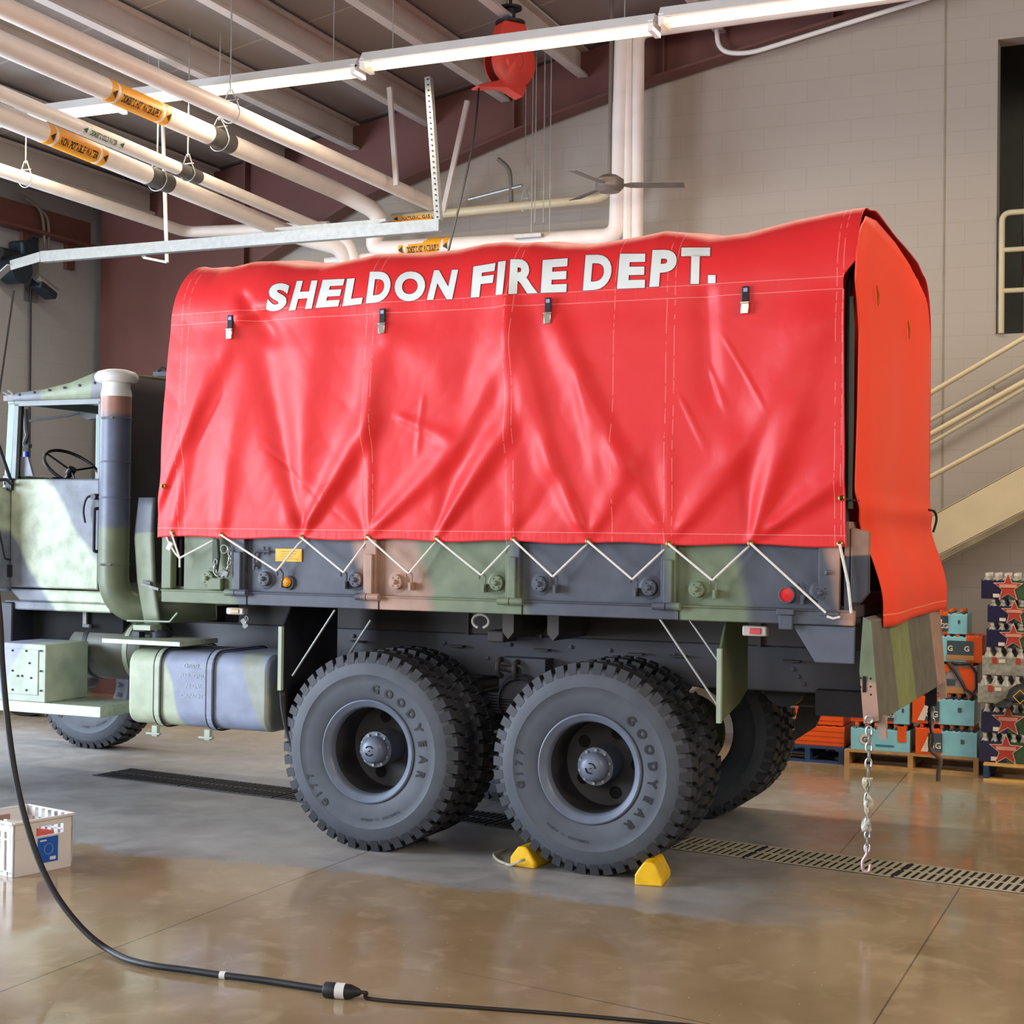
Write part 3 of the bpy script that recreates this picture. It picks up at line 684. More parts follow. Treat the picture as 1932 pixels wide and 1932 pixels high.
# blender Y rotation: positive angle turns z toward x = clockwise from the camera
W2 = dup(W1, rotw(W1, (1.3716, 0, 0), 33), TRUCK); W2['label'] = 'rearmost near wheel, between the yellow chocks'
Wi = make_wheel(.335, outer=False, text=False, name='inner_wheel'); dup(Wi, rotw(Wi, (1.3716, 0, 0), 4), TRUCK)
for x in (0, 1.3716):
    c = dup(Wi, rotw(Wi, (x, 1.505, 0), 7), TRUCK); 
    c = dup(Wi, rotw(Wi, (x, 1.84, 0), 3), TRUCK)
m = MB()
for x in (0, 1.3716): m.cyl((x, .3, WR), (x, 2.15, WR), .075, 20).lathe([(.09,-.32),(.2,-.18),(.21,.18),(.09,.32)], (x, 1.15, WR), 'Y', 28)
m.build('axle', CHASS, TRUCK)
m = MB()
for x in (0, 1.3716):
    m.lathe([(.245,0),(.245,.05),(.14,.07),(.02,.07)], (x, 1.80, WR), 'Y', 36); m.lathe([(.20,0),(.20,.12)], (x, .68, WR), 'Y', 36); m.lathe([(.20,0),(.20,.14),(.08,.14)], (x, 1.66, WR), 'Y', 36)
m.build('brake_drum', OLIVE, TRUCK)
# front wheels
Wf = make_wheel(0, outer=False, text=True, name='front_wheel')
cW = Vector((0, .14, WR))
f0 = at(217, 1399, Z=0)
Wf.matrix_basis = Matrix.Translation(Vector((-4.10, 2.52, 0))) @ Matrix.Rotation(math.radians(-2), 4, 'Z')
c = dup(Wf, Matrix.Translation(Vector((-4.10, .05, 0))), TRUCK)
MB().cyl((-4.1, .2, WR), (-4.1, 2.6, WR), .07, 16).build('front_axle', CHASS, TRUCK)

# ---- frame
m = MB()
for y in (.80, 1.62): m.box((-4.9, y, .97), (2.72, y+.09, 1.23))
m.build('frame_rail', CHASS, TRUCK, bevel=.01)
m = MB()
for y in (.79, 1.63): m.box((-1.42, y, 1.23), (2.74, y+.07, 1.40))
for x in (.26, .75, .90, 2.1): m.box((x, .77, 1.22), (x+.02, 1.8, 1.40))
m.build('subframe', CHASS2, TRUCK, smooth=0)
m = MB()
for x, z in ((-.55,1.18),(.1,1.16),(.55,1.17),(.95,1.17),(1.2,1.16),(1.6,1.15),(2.0,1.12),(.40,1.08),(.52,1.08),(.62,1.05),(1.15,1.04),(2.3,1.1),(2.33,1.06),(2.36,1.02)): m.lathe([(.012,0),(.012,-.012),(.001,-.014)], (x, .80, z), 'Y', 8)
m.build('frame_bolt', CHASS, TRUCK)
m = MB()
for x in (-.55, .15, .72, 1.32, 1.58, 2.25): m.box((x, .74, 1.145), (x+.10, .80, 1.153))
m.build('frame_clip', CHASS2, TRUCK, smooth=0)
m = MB()
for x in (.72, .80+.2): m.prism([(x, .3, 1.40), (x+.07, .3, 1.40), (x+.07, .3, 1.28), (x+.035, .3, 1.24), (x, .3, 1.28)], (0, .5, 0))
m.build('cross_sill', CHASS2, TRUCK, smooth=0)
# suspension trunnion between axles
m = MB(); m.lathe([(.13,0),(.16,.05),(.16,.25),(.1,.3)], (.686, .62, .85), 'Y', 28); m.bar((.686, .75, .85), (.686, .75, 1.1), .3, .16, (0,1,0))
m.build('trunnion', CHASS, TRUCK)
m = MB()
for k in range(7): 
    L_ = .66-.07*k; m.tube([(.686-L_, .74, .72+.018*k), (.686, .74, .66+.02*k+.12), (.686+L_, .74, .72+.018*k)], .012, 4)
    m.box((.686-L_, .70, .76+.018*k), (.686+L_, .80, .773+.018*k))
m.build('leaf_spring', CHASS, TRUCK, smooth=0)
m = MB(); 
for x0, x1 in ((0.02, .686), (.686, 1.35)): m.tube([(x0, 1.0, .82), (x1, 1.0, 1.02)], .035, 12)
m.tube([(.55, .66, 1.04), (.66, .66, 1.03)], .02, 10); m.ring((.55, .66, 1.04), (1,0,0), .05, .016, 16, 8); m.ring((.66, .66, 1.03), (1,0,0), .05, .016, 16, 8)
m.build('torque_rod', CHASS2, TRUCK)
# spare bits behind: tanks and brackets under the rear
m = MB(); m.cyl((2.2, 1.0, .98), (2.2, 1.5, .98), .12, 18); m.box((2.45, .7, .86), (2.72, 1.75, 1.0)); m.cyl((2.1, 1.2, .92), (2.75, 1.2, .92), .07, 12); m.build('air_tank', DARK, TRUCK)
m = MB(); q = [(1497,1310),(1515,1310),(1550,1310),(1548,1350),(1540,1375),(1500,1392),(1485,1398)]; 
m.prism([at(px, py, Y=2.1) for px, py in ((1512,1312),(1550,1312),(1547,1352),(1538,1372),(1498,1398),(1500,1360))], (0, .03, 0)); m.build('far_mud_flap', pbr('flap_grey', L(70,68,66), .6), TRUCK, smooth=0)

# ---- cargo bed
m = MB(); m.box((-1.44, .02, 1.44), (2.79, 2.42, 1.50)).build('bed_floor', CHASS2, TRUCK, smooth=0)
m = MB(); m.box((-1.445, -.02, 1.402), (2.80, .03, 1.478)).box((-1.445, -.03, 1.470), (2.80, .0, 1.482)); m.build('side_rail', CAMO_BED, TRUCK, bevel=.006)
m = MB(); m.box((-1.445, 2.40, 1.402), (2.80, 2.45, 1.90)).build('far_side_board', CAMO_BED, TRUCK, smooth=0)
m = MB(); m.box((-1.30, .012, 1.482), (2.62, .035, 1.90)); m.build('side_board', CAMO_BED, TRUCK, smooth=0)
m = MB(); m.box((-1.44, .02, 1.48), (-1.41, 2.42, 2.1)).build('front_board', CAMO_BED, TRUCK, smooth=0)
for i, x in enumerate((-.88, .02, .92, 1.82)):
    m = MB(); m.box((x-.04, -.03, 1.485), (x+.045, .02, 1.88)).box((x-.02, -.05, 1.49), (x+.03, -.028, 1.72)); m.build('stake_post', CAMO_BED, TRUCK, bevel=.006)
    m = MB(); m.cyl((x-.075, -.045, 1.475), (x-.005, -.045, 1.475), .021, 14).cyl((x+.0, -.045, 1.475), (x+.075, -.045, 1.475), .021, 14); m.build('hinge', CAMO_BED, TRUCK)
    MB().box((x+.058, -.024, 1.40), (x+.063, -.0, 1.475)).build('rail_gap', HOLE, TRUCK, smooth=0)
m = MB(); m.box((-1.44, -.03, 1.485), (-1.365, .03, 1.88)).box((-1.1, -.03, 1.485), (-1.0, .02, 1.56)); m.build('corner_post', pbr('bed_green', GREEN, .55), TRUCK, bevel=.008)
m = MB(); m.box((2.62, -.025, 1.45), (2.725, .03, 1.88)).box((2.615, -.012, 1.482), (2.622, .02, 1.88)); m.build('corner_post', CAMO_BED, TRUCK, bevel=.006)
m = MB(); m.prism([(2.745, -.01, 1.40), (2.775, -.01, 1.40), (2.775, -.01, 1.93), (2.745, -.01, 1.93)], (0, .3, 0)); m.prism([(2.78, -.02, 1.52), (2.83, -.02, 1.52), (2.87, -.02, 1.57), (2.87, -.02, 1.88), (2.78, -.02, 1.90)], (0, .05, 0)); m.build('rear_corner_plate', camo('corner_paint', (0,0,1), [(1.3, L(60,60,70)), (1.75, L(150,116,98))], .04, 3), TRUCK, bevel=.005)
m = MB(); m.prism([(2.48, .0, 1.40), (2.80, .0, 1.40), (2.80, .0, 1.21), (2.60, .0, 1.21)], (0, .05, 0)); m.build('rear_gusset', pbr('gusset_slate', L(88,94,108), .5, 0, .08), TRUCK, bevel=.006)
m = MB(); m.box((2.42, -.04, 1.375), (2.49, -.015, 1.45)).box((2.41, -.05, 1.45), (2.50, -.015, 1.48)); m.build('latch', CAMO_BED, TRUCK, bevel=.004)
# tie-down pads
PADS = [(391,1091),(497,1092),(670,1094),(746,1098),(936,1100),(1017,1102),(1224,1109),(1314,1112),(1548,1119)]
for px, py in PADS:
    q = at(px, py, Y=-.02); m = MB()
    m.lathe([(.065,.03),(.065,.012),(.055,.008),(.044,.006),(.042,-.022),(.038,-.025),(.015,-.026),(.013,-.040),(.007,-.046),(.001,-.047)], (q.x, 0, q.z), 'Y', 28)
    for a in (.9, 2.2, 4.1, 5.3): m.lathe([(.0045,-.024),(.0045,-.030),(.001,-.031)], (q.x+.029*math.cos(a), 0, q.z+.029*math.sin(a)), 'Y', 8)
    m.build('round_boss', CAMO_BED, TRUCK, smooth=30)
CLEATS = [(530,1085),(650,1087),(773,1089),(911,1092),(1046,1093),(1197,1099),(1347,1102),(1513,1112)]
for px, py in CLEATS:
    q = at(px, py, Y=-.03); m = MB(); m.tube([(q.x-.02, -.035, q.z-.0), (q.x-.012, -.05, q.z+.03), (q.x+.01, -.05, q.z+.035), (q.x+.018, -.035, q.z+.01), (q.x+.01, -.03, q.z-.05)], .006, 8); m.box((q.x-.006, -.04, q.z-.075), (q.x+.01, .012, q.z-.03)); m.build('rope_hook', CAMO_BED, TRUCK)
m = MB(); a = at(519, 1035, Y=.0); b = at(568, 1060, Y=.0); m.box((a.x, .004, b.z), (b.x, .012, a.z)); pl = m.build('yellow_placard', pbr('placard_yellow', L(240, 178, 20), .5, 0, .04), TRUCK, smooth=0)
m = MB()
for k in range(4): z = lerp(a.z, b.z, .22+.19*k); m.box((lerp(a.x, b.x, .2+.05*(k % 2)), .0025, z-.0018), (lerp(a.x, b.x, .84-.07*(k % 3)), .0035, z+.0018))
m.build('placard_lines', pbr('placard_ink', L(190, 128, 18), .6), pl, smooth=0)
q = at(541, 1098, Y=0); m = MB(); m.lathe([(.032,0),(.030,-.022),(.022,-.030),(.001,-.034)], (q.x, .0, q.z), 'Y', 28); m.build('amber_marker', pbr('amber_lens', L(246, 172, 60), .25, 0, .03), TRUCK, smooth=40)
MB().lathe([(.042,.01),(.042,-.006),(.033,-.008)], (q.x+.008, 0, q.z-.004), 'Y', 28).build('marker_base', CAMO_BED, TRUCK)
q = at(1485, 1122, Y=0); MB().lathe([(.036,-.012),(.001,-.014)], (q.x, 0, q.z), 'Y', 28).build('red_reflector', pbr('red_reflector', L(226, 24, 30), .3, 0, .03), TRUCK)
MB().lathe([(.043,.01),(.043,-.018),(.036,-.019),(.036,-.01)], (q.x, 0, q.z), 'Y', 28).build('reflector_ring', pbr('reflector_ring', L(80,84,96), .5), TRUCK)
for (x0, y0, x1, y1), nm, col in (((428,1146,460,1160), 'amber_side_light', L(196,160,110)), ((1401,1180,1447,1201), 'red_side_light', L(214,80,84))):
    a = at(x0, y0, Y=.05); b = at(x1, y1, Y=.05); m = MB(); m.box((a.x, .04, b.z), (b.x, .10, a.z+.0)); o = m.build(nm, pbr(nm+'_body', L(196,186,176), .4, 0, .05), TRUCK, bevel=.008)
    MB().box((lerp(a.x,b.x,.3), .034, lerp(a.z,b.z,.8)), (lerp(a.x,b.x,.78), .042, lerp(a.z,b.z,.2))).build('lens', pbr(nm+'_lens', col, .3, 0, .1), o, bevel=.004)
q = at(907, 1172, Y=.3); MB().ring(q, (0,1,0), .052, .0085, 24, 8, sz=.75, a0=-1.25, a1=4.39).build('lifting_ring', pbr('ring_white', L(190,186,176), .5), TRUCK)
m = MB(); q = at(940, 1200, Y=.72); m.box((q.x-.02, .6, q.z-.03), (q.x+.09, .8, q.z+.04)); m.build('brake_valve', CHASS2, TRUCK, bevel=.01)
# handles
for (px, py, nm) in ((485,1040,''), (1560,1050,'')):
    q = at(px, py, Y=-.01); m = MB(); m.tube(bend([q+Vector((.09,0,0)), q+Vector((-.02,0,0)), q+Vector((-.02,0,-.11))], .03), .008, 8).cyl(q+Vector((.03,0,-.08)), q+Vector((.0,-.03,-.08)), .012, 8).cyl(q+Vector((.05,0,-.02)), q+Vector((.05,0,.03)), .007, 6); m.build('side_latch_pin', CAMO_BED, TRUCK)
# chain + padlock at the front corner
def chain_mb(pts, R=.017, r=.005, sx=1.0):
    m = MB(); P = smoothpath(pts, 10); acc = 0; last = P[0]; k = 0; step = R*2.0
    for p0, p1 in zip(P, P[1:]):
        seg = (p1-p0).length; t = 0
        while acc+seg-t >= step:
            t += step-acc; acc = 0; c = p0.lerp(p1, min(1, t/seg)); d = (p1-p0).normalized(); side = d.cross(Vector((0,1,0)) if k % 2 else Vector((1,0,.1))).normalized(); o = side.cross(d)
            m.tube([c+d*R*1.35*math.cos(a)+o*R*.75*math.sin(a) for a in [2*PI*i/12 for i in range(12)]], r, 6, closed=True); k += 1
        acc += seg-t
    return m
m = chain_mb([at(x, y, Y=-.05) for x, y in ((408,1052),(406,1078),(415,1088),(428,1080),(434,1050),(430,1030))], .014, .0045); m.build('lock_chain', STEEL, TRUCK)
q = at(426, 1082, Y=-.06); m = MB(); m.obox(q, (.04,.018,.034), (0,.3,0)); m.ring(q+Vector((-.012,0,.02)), (0,1,0), .014, .004, 14, 6); m.build('padlock', STEELD, TRUCK, bevel=.003)
q = at(423, 1036, Y=-.05); MB().ring(q, (0,1,0), .025, .004, 20, 6).build('chain_ring', STEEL, TRUCK)
m = MB(); a = at(405, 1030, Y=-.045); m.prism([(a.x-.02,-.045,a.z+.05),(a.x+.02,-.05,a.z+.04),(a.x+.03,-.05,a.z-.06),(a.x+.01,-.045,a.z-.16),(a.x-.02,-.045,a.z-.1)], (0,.03,0)); m.build('cover_strap', pbr('olive_web', L(74,84,70), .8), TRUCK, bevel=.006)
m = chain_mb([at(463,1160,Y=.06), at(466,1172,Y=.06), at(460,1184,Y=.06)], .012, .0035); m.build('drop_chain', STEEL, TRUCK); MB().obox(at(462,1176,Y=.06), (.03,.012,.06), (0,-.6,0)).build('spring_clip', STEELD, TRUCK)

# ---- mud flaps and stays
def flap(x, top, botm, col, colr, y1, strip_top, strip_bot, nm):
    m = MB(); m.prism([(x, .02, strip_top), (x, .12, top), (x, y1, top), (x, y1, botm+.10), (x, .4, botm+.04), (x, .02, strip_bot)], (.012, 0, 0)); m.build(nm, col, TRUCK, smooth=0)
    MB().box((x-.005, -.005, strip_bot), (x+.02, .022, strip_top)).build('flap_edge_strip', PALEG, TRUCK, bevel=.002)
flap(-.60, 1.40, .84, DARK, BLACK, .66, 1.28, .90, 'mud_flap')
MB().grid(lambda u, v: (-.595+.07*v*v*(1.2), .012+.62*u, .90-.34*v), 6, 8).build('rubber_skirt', BLACK, TRUCK, solid=.012)
flap(2.09, 1.40, .90, OLIVE, OLIVE, .56, 1.26, .87, 'mud_flap')
m = MB(); m.tube([at(632,1151,Y=-.01), at(552,1275,Y=.02)], .006, 8).tube([at(700,1170,Y=.3), at(655,1240,Y=.3)], .008, 8)
m.tube([at(1245,1168,Y=-.01), at(1356,1334,Y=.01)], .006, 8).tube([at(1300,1168,Y=.12), at(1358,1252,Y=.12)], .006, 8); m.build('stay_rod', STEEL, TRUCK)

# ---- fuel tank
def rrect(y0, y1, z0, z1, r, n=6):
    out = []
    for cy, cz, a0 in ((y0+r, z0+r, PI), (y1-r, z0+r, 1.5*PI), (y1-r, z1-r, 0), (y0+r, z1-r, .5*PI)):
        for i in range(n+1): a = a0+.5*PI*i/n; out.append((cy+r*math.cos(a), cz+r*math.sin(a)))
    return out
TK = rrect(.0, .62, .635, 1.10, .10)
m = MB(); m.prism([(-1.70, y, z) for y, z in TK], (1.02, 0, 0)); tank = m.build('fuel_tank', CAMO_TANK, TRUCK, smooth=40, bevel=.02)
for px in (298, 397):
    x = at(px, 1300, Y=0).x; R2 = rrect(-.012, .632, .623, 1.112, .11)
    for dx, wd, mt in ((0, .034, CAMO_TANK), (-.022, .01, BLACK), (.022, .012, BLACK)):
        m = MB(); ring = [(x+dx-wd/2, y, z) for y, z in R2]; n = len(ring); vs = []
        for (y, z) in R2: vs += [(x+dx-wd/2, y, z), (x+dx+wd/2, y, z)]
        m.add(vs, [(2*i, 2*i+1, (2*i+3) % (2*n), (2*i+2) % (2*n)) for i in range(n)])
        m.build('tank_strap' if mt is CAMO_TANK else 'strap_rubber', mt, tank, solid=.006, smooth=0)
    m = MB(); m.box((x-.02, -.03, .575), (x+.02, .0, .64)).box((x-.06, -.035, .585), (x+.04, -.01, .597)); m.build('strap_bracket', PALEG, tank, bevel=.002)
for w_, x_, z_ in (('DIESEL', -1.28, 1.0), ('FUEL ONLY', -1.31, .94), ('78 GAL', -1.27, .88), ('CAPACITY', -1.3, .82)):
    m = MB(); text_mb(m, w_, (x_, -.0015, z_), (1,0,0), (0,0,1), .03); m.build('stencil_lettering', pbr('stencil_ink', L(152, 160, 176), .6), tank, smooth=0)
# steps
TREAD = pbr('tread_plate', L(158, 168, 152), .4, .2, .15, 40, .6, 60)
def zplane_poly(pts, z): return [at(px, py, Z=z) for px, py in pts]
P_ = zplane_poly(((205,1205),(349,1216),(416,1197),(290,1190)), 1.165)
m = MB(); m.prism([Vector((-1.86,-.06,1.135)), Vector((-1.27,-.06,1.135)), Vector((-1.27,.34,1.135)), Vector((-1.86,.34,1.135))], (0,0,.03)); m.build('upper_step', TREAD, TRUCK, bevel=.003)
m = MB(); m.cyl((-1.62, .22, 1.16), (-1.62, .22, 1.20), .07, 24).cyl((-1.62,.22,1.20),(-1.62,.22,1.215),.05,24); m.box((-1.75,.1,1.165),(-1.70,.16,1.2)); m.build('filler_cap', DARK, TRUCK)
m = MB(); m.box((-3.0, -.05, .665), (-1.87, .36, .735)).build('lower_step', TREAD, TRUCK, bevel=.004)
BX = camo('box_paint', (.8, 0, -.5), [(-3.0, L(150,156,178)), (-2.52, L(166,178,162)), (-2.0, L(166,178,162))], .06, 2.5)
m = MB(); m.box((-2.71, -.05, .735), (-2.31, .36, 1.105)); bb = m.build('battery_box', BX, TRUCK, bevel=.006)
m = MB(); m.box((-2.64, -.056, .78), (-2.365, -.049, 1.07)); m.build('box_lid', BX, bb, bevel=.003)
m = MB()
for px, py in ((24,1227),(50,1228),(77,1228),(24,1265),(77,1266),(24,1301),(50,1302),(77,1303),(56,1251),(34,1275),(42,1275),(59,1279)): q = at(px, py, Y=-.056); m.lathe([(.007,0),(.007,-.006),(.001,-.008)], (q.x, -.056, q.z), 'Y', 8)
m.build('box_bolt', DARK, bb)
# exhaust muffler under the cab
m = MB(); m.lathe([(.02,-2.66),(.14,-2.62),(.205,-2.5),(.205,-1.98),(.19,-1.95),(.02,-1.94)], (0, .62, 1.04), 'X', 40); mf = m.build('muffler', pbr('muffler_paint', L(96,98,88), .45, .1, .3, 4), TRUCK, smooth=40)
for x in (-2.40, -2.06): MB().lathe([(.209,x-.018),(.212,x),(.209,x+.018)], (0,.62,1.04), 'X', 40).build('band_clamp', DARK if x < -2.2 else PALEG, mf)
m = MB(); m.cyl((-2.40,.42,1.2),(-2.33,.40,1.2),.012,8).box((-2.41,.42,1.20),(-2.38,.44,1.30)); m.build('clamp_bolt', STEELD, mf)

# ---- stack
SX, SY, SR = -1.985, .20, .098
m = MB(); pts = [(SX+.52, SY+.42, 1.32), (SX+.2, SY+.15, 1.315), (SX+.07, SY+.03, 1.34), (SX, SY, 1.45), (SX, SY, 1.7), (SX, SY, 2.66)]
m = MB(); m.tube(bend([(SX+.55, SY+.35, 1.36), (SX, SY, 1.32), (SX, SY, 2.70)], .24, 12), SR, 32); stk = m.build('exhaust_stack', CAMO_STACK, TRUCK, smooth=40)
m = MB(); m.lathe([(SR*.98,2.68),(SR*1.0,2.72),(SR*.9,2.76),(SR*.9,2.79),(.125,2.795),(.138,2.815),(.138,2.835),(.12,2.86),(.07,2.875),(.001,2.88)], (SX, SY, 0), 'Z', 36); m.build('stack_cap', WHITE, stk, smooth=45)
m = MB()
for z in (2.56, 1.62, 2.28, 2.05): m.lathe([(SR+.002,z-.006),(SR+.004,z),(SR+.002,z+.006)], (SX, SY, 0), 'Z', 32)
m.build('stack_seam', CAMO_STACK, stk)
m = MB(); m.tube([(SX-.03,SY-SR-.006,2.555),(SX+.05,SY-SR+.004,2.56)], .006, 6).tube([(SX-.02,SY-SR-.008,1.62),(SX+.05,SY-SR+.008,1.622)], .009, 6); m.build('clamp_screw', STEELD, stk)
# air duct / splash panel behind the stack
o_ = [(262,1000),(263,940),(268,935),(301,932)]
def duct(u, v):
    z = lerp(1.25, 2.05, v); bow = .035*math.sin(v*PI); x0 = interp([(1.25,-1.74),(1.5,-1.80),(1.8,-1.83),(2.05,-1.80)], z); x1 = interp([(1.25,-1.57),(1.5,-1.62),(1.8,-1.64),(2.05,-1.63)], z)
    return (lerp(x0, x1, u), .22-.07*math.sin(u*PI*.5), z)
m = MB(); m.grid(duct, 8, 12); m.build('splash_panel', camo('panel_paint', (0,0,1), [(1.0, L(118,126,104)), (1.83, L(84,88,96))], .05, 3), TRUCK, solid=.02)
m = MB(); m.bar(at(268,1102,Y=.13), at(300,1112,Y=.1), .014, .016).cyl(at(270,1098,Y=.13), at(285,1101,Y=.12), .012, 8); m.build('toggle_latch', STEELD, TRUCK)
m = MB(); m.tube([at(240,1171,Y=.1), at(320,1173,Y=.1), at(335,1156,Y=.1)], .006, 6).box((-1.73,.08,1.215),(-1.60,.2,1.245)); m.build('panel_bracket', PALEG, TRUCK)

# ---- cab
CY0, CY1 = .25, 2.17
m = MB()
m.prism([(-2.89, CY0, 1.44), (-2.12, CY0, 1.44), (-2.12, CY0, 1.36), (-2.80, CY0, 1.36)], (0, .04, 0))   # sill
m.box((-2.14, CY0, 1.36), (-2.08, CY0+.06, 2.17)); m.box((-2.12, CY0+.04, 1.36), (-2.06, CY1, 2.14)); m.box((-2.95, CY0+.02, 1.30), (-2.06, CY1, 1.36))
m.box((-2.14, CY1-.04, 1.36), (-2.08, CY1, 2.17)); m.box((-2.96, CY0, 1.44), (-2.90, CY0+.08, 2.17)); m.box((-2.96, CY1-.08, 1.44), (-2.90, CY1, 2.17))
m.build('cab_body', CAMO_CAB, TRUCK, bevel=.012)
m = MB(); m.box((-2.885, CY0-.005, 1.45), (-2.145, CY0+.03, 2.175)); dr = m.build('cab_door', CAMO_CAB, TRUCK, bevel=.012)
m = MB(); m.prism([(-2.885, CY0-.005, 2.175), (-2.865, CY0-.005, 2.68), (-2.83, CY0-.005, 2.68), (-2.85, CY0-.005, 2.175)], (0,.03,0)); m.box((-2.865, CY0-.005, 2.665), (-2.15, CY0+.025, 2.70)).box((-2.165, CY0-.005, 2.175), (-2.15, CY0+.025, 2.68)); m.build('window_frame', pbr('frame_grey', L(118,124,124), .5, .1), dr, smooth=0)
a = at(179, 940, Y=CY0-.03); m = MB(); m.tube(smoothpath([a+Vector((0,0,.02)), a+Vector((-.05,-.02,0)), a+Vector((-.075,-.02,-.08)), a+Vector((-.06,-.02,-.16))]), .008, 8).cyl(a+Vector((.0,.03,.01)), a+Vector((0,-.02,.01)), .02, 12); m.build('door_handle', DARK, dr)
m = MB(); m.tube(bend([(-2.13,CY0,1.98),(-2.155,CY0-.04,1.98),(-2.155,CY0-.04,1.70),(-2.13,CY0,1.70)], .02), .011, 8).box((-2.152,CY0-.008,1.45),(-2.142,CY0+.0,2.17)); m.build('grab_bar', DARK, TRUCK)
dup(dr, Matrix.Translation((0, CY1-CY0-.025, 0)), TRUCK)
# windscreen frame
m = MB()
for y0 in (CY0+.01, CY1-.08): m.prism([(-2.96, y0, 2.15), (-2.90, y0, 2.15), (-2.87, y0, 2.74), (-2.93, y0, 2.74)], (0, .07, 0))
m.box((-2.93, CY0, 2.68), (-2.87, CY1, 2.74)).box((-2.96, CY0, 2.13), (-2.89, CY1, 2.20)).box((-2.94, 1.17, 2.2), (-2.89, 1.25, 2.7)); m.build('windscreen_frame', pbr('screen_paint', L(128,146,138), .45, 0, .12), TRUCK, bevel=.006)
m = MB(); m.prism([(-2.90, CY0+.03, 2.18), (-2.86, CY0+.03, 2.18), (-2.84, CY0+.03, 2.68), (-2.87, CY0+.03, 2.68)], (0,.03,0)); m.build('weather_seal', BLACK, TRUCK, smooth=0)
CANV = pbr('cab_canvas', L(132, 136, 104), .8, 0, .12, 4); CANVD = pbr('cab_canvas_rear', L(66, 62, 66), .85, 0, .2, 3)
def roof(u, v):
    x = lerp(-2.90, -2.05, u); y = lerp(CY0-.02, CY1+.02, v); z = interp([(0,2.735),(.35,2.76),(.62,2.80),(.85,2.86),(1,2.855)], u)+.03*math.sin(v*PI)
    return (x, y, z)
m = MB(); m.grid(roof, 20, 12); m.build('canvas_roof', CANV, TRUCK, solid=.02)
m = MB(); m.grid(lambda u, v: (lerp(-2.90, -2.05, u), CY0-.022-.004*math.sin(u*9), lerp(2.70, roof(u, 0)[2]+.005, v)), 20, 2); m.build('roof_skirt', camo('skirt_paint', (1,0,0), [(-3, L(120,124,134)), (-2.62, L(136,146,122)), (-2.2, L(120,122,128))], .03, 5), TRUCK, solid=.012)
m = MB()
for k in range(6): m.lathe([(.009,0),(.009,-.006),(.001,-.008)], (-2.80+.125*k, CY0-.032, 2.738+.012*k), 'Y', 8)
m.build('snap_fastener', DARK, TRUCK)
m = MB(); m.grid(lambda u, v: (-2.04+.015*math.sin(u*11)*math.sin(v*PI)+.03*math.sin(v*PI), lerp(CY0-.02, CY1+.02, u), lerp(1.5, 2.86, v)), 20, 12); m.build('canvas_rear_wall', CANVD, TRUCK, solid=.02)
m = MB(); m.tube([(-2.95,CY0-.02,2.76),(-2.90,CY0-.02,2.74)], .007, 6).tube([(-2.90,CY0-.03,2.77),(-2.85,CY0-.03,2.745)], .007, 6).box((-2.94,CY0-.03,2.70),(-2.86,CY0,2.735)); m.build('top_latch', STEELD, TRUCK)
# cab interior
m = MB(); m.prism([(-2.86,CY0+.1,2.10),(-2.62,CY0+.1,2.20),(-2.60,CY0+.1,2.05),(-2.86,CY0+.1,1.9)], (0,CY1-CY0-.2,0)); m.box((-2.50,CY0+.1,1.9),(-2.12,CY0+.62,2.06)).box((-2.2,CY0+.1,2.0),(-2.12,CY1-.1,2.30)); m.box((-2.85,CY1-.16,2.2),(-2.2,CY1-.1,2.33)); m.build('dashboard', BLACK, TRUCK, bevel=.02)
wc = at(137, 884, Y=.62); n_ = Vector((.62, -.12, .78)).normalized()
m = MB(); m.ring(wc, n_, .205, .012, 40, 8); u = n_.cross(Vector((0,1,0))).normalized(); v_ = n_.cross(u)
for a in (.5, 2.6, 4.7): m.tube([wc-n_*.02, wc+(u*math.cos(a)+v_*math.sin(a))*.2], .008, 6)
m.cyl(wc-n_*.05, wc, .03, 16); m.tube([wc-n_*.04, wc-n_*.4], .018, 8); m.build('steering_wheel', BLACK, TRUCK)
m = MB(); m.prism([at(38,862,Y=.3), at(52,862,Y=.3), at(62,898,Y=.3), at(38,898,Y=.3)], (0,.02,0)); m.build('vent_panel', pbr('vent_grey', L(140,144,158), .5), TRUCK, smooth=0)
m = MB(); m.cyl(at(50,868,Y=.5), at(50,852,Y=.5), .022, 12); m.build('bottle', pbr('bottle_blue', L(40,70,190), .3), TRUCK); 
m = MB(); m.tube([at(56,794,Y=1.9), at(130,784,Y=1.9), at(150,778,Y=1.9)], .012, 6).prism([at(128,770,Y=1.95), at(186,762,Y=1.95), at(186,788,Y=1.95), at(165,792,Y=1.95), at(150,784,Y=1.95)], (0,.04,0)); m.tube(smoothpath([at(48,772,Y=1.0), at(50,808,Y=1.0), at(52,822,Y=1.0), at(47,838,Y=1.0), at(57,842,Y=1.0)]), .02, 8); m.build('wiper_motor', BLACK, TRUCK)
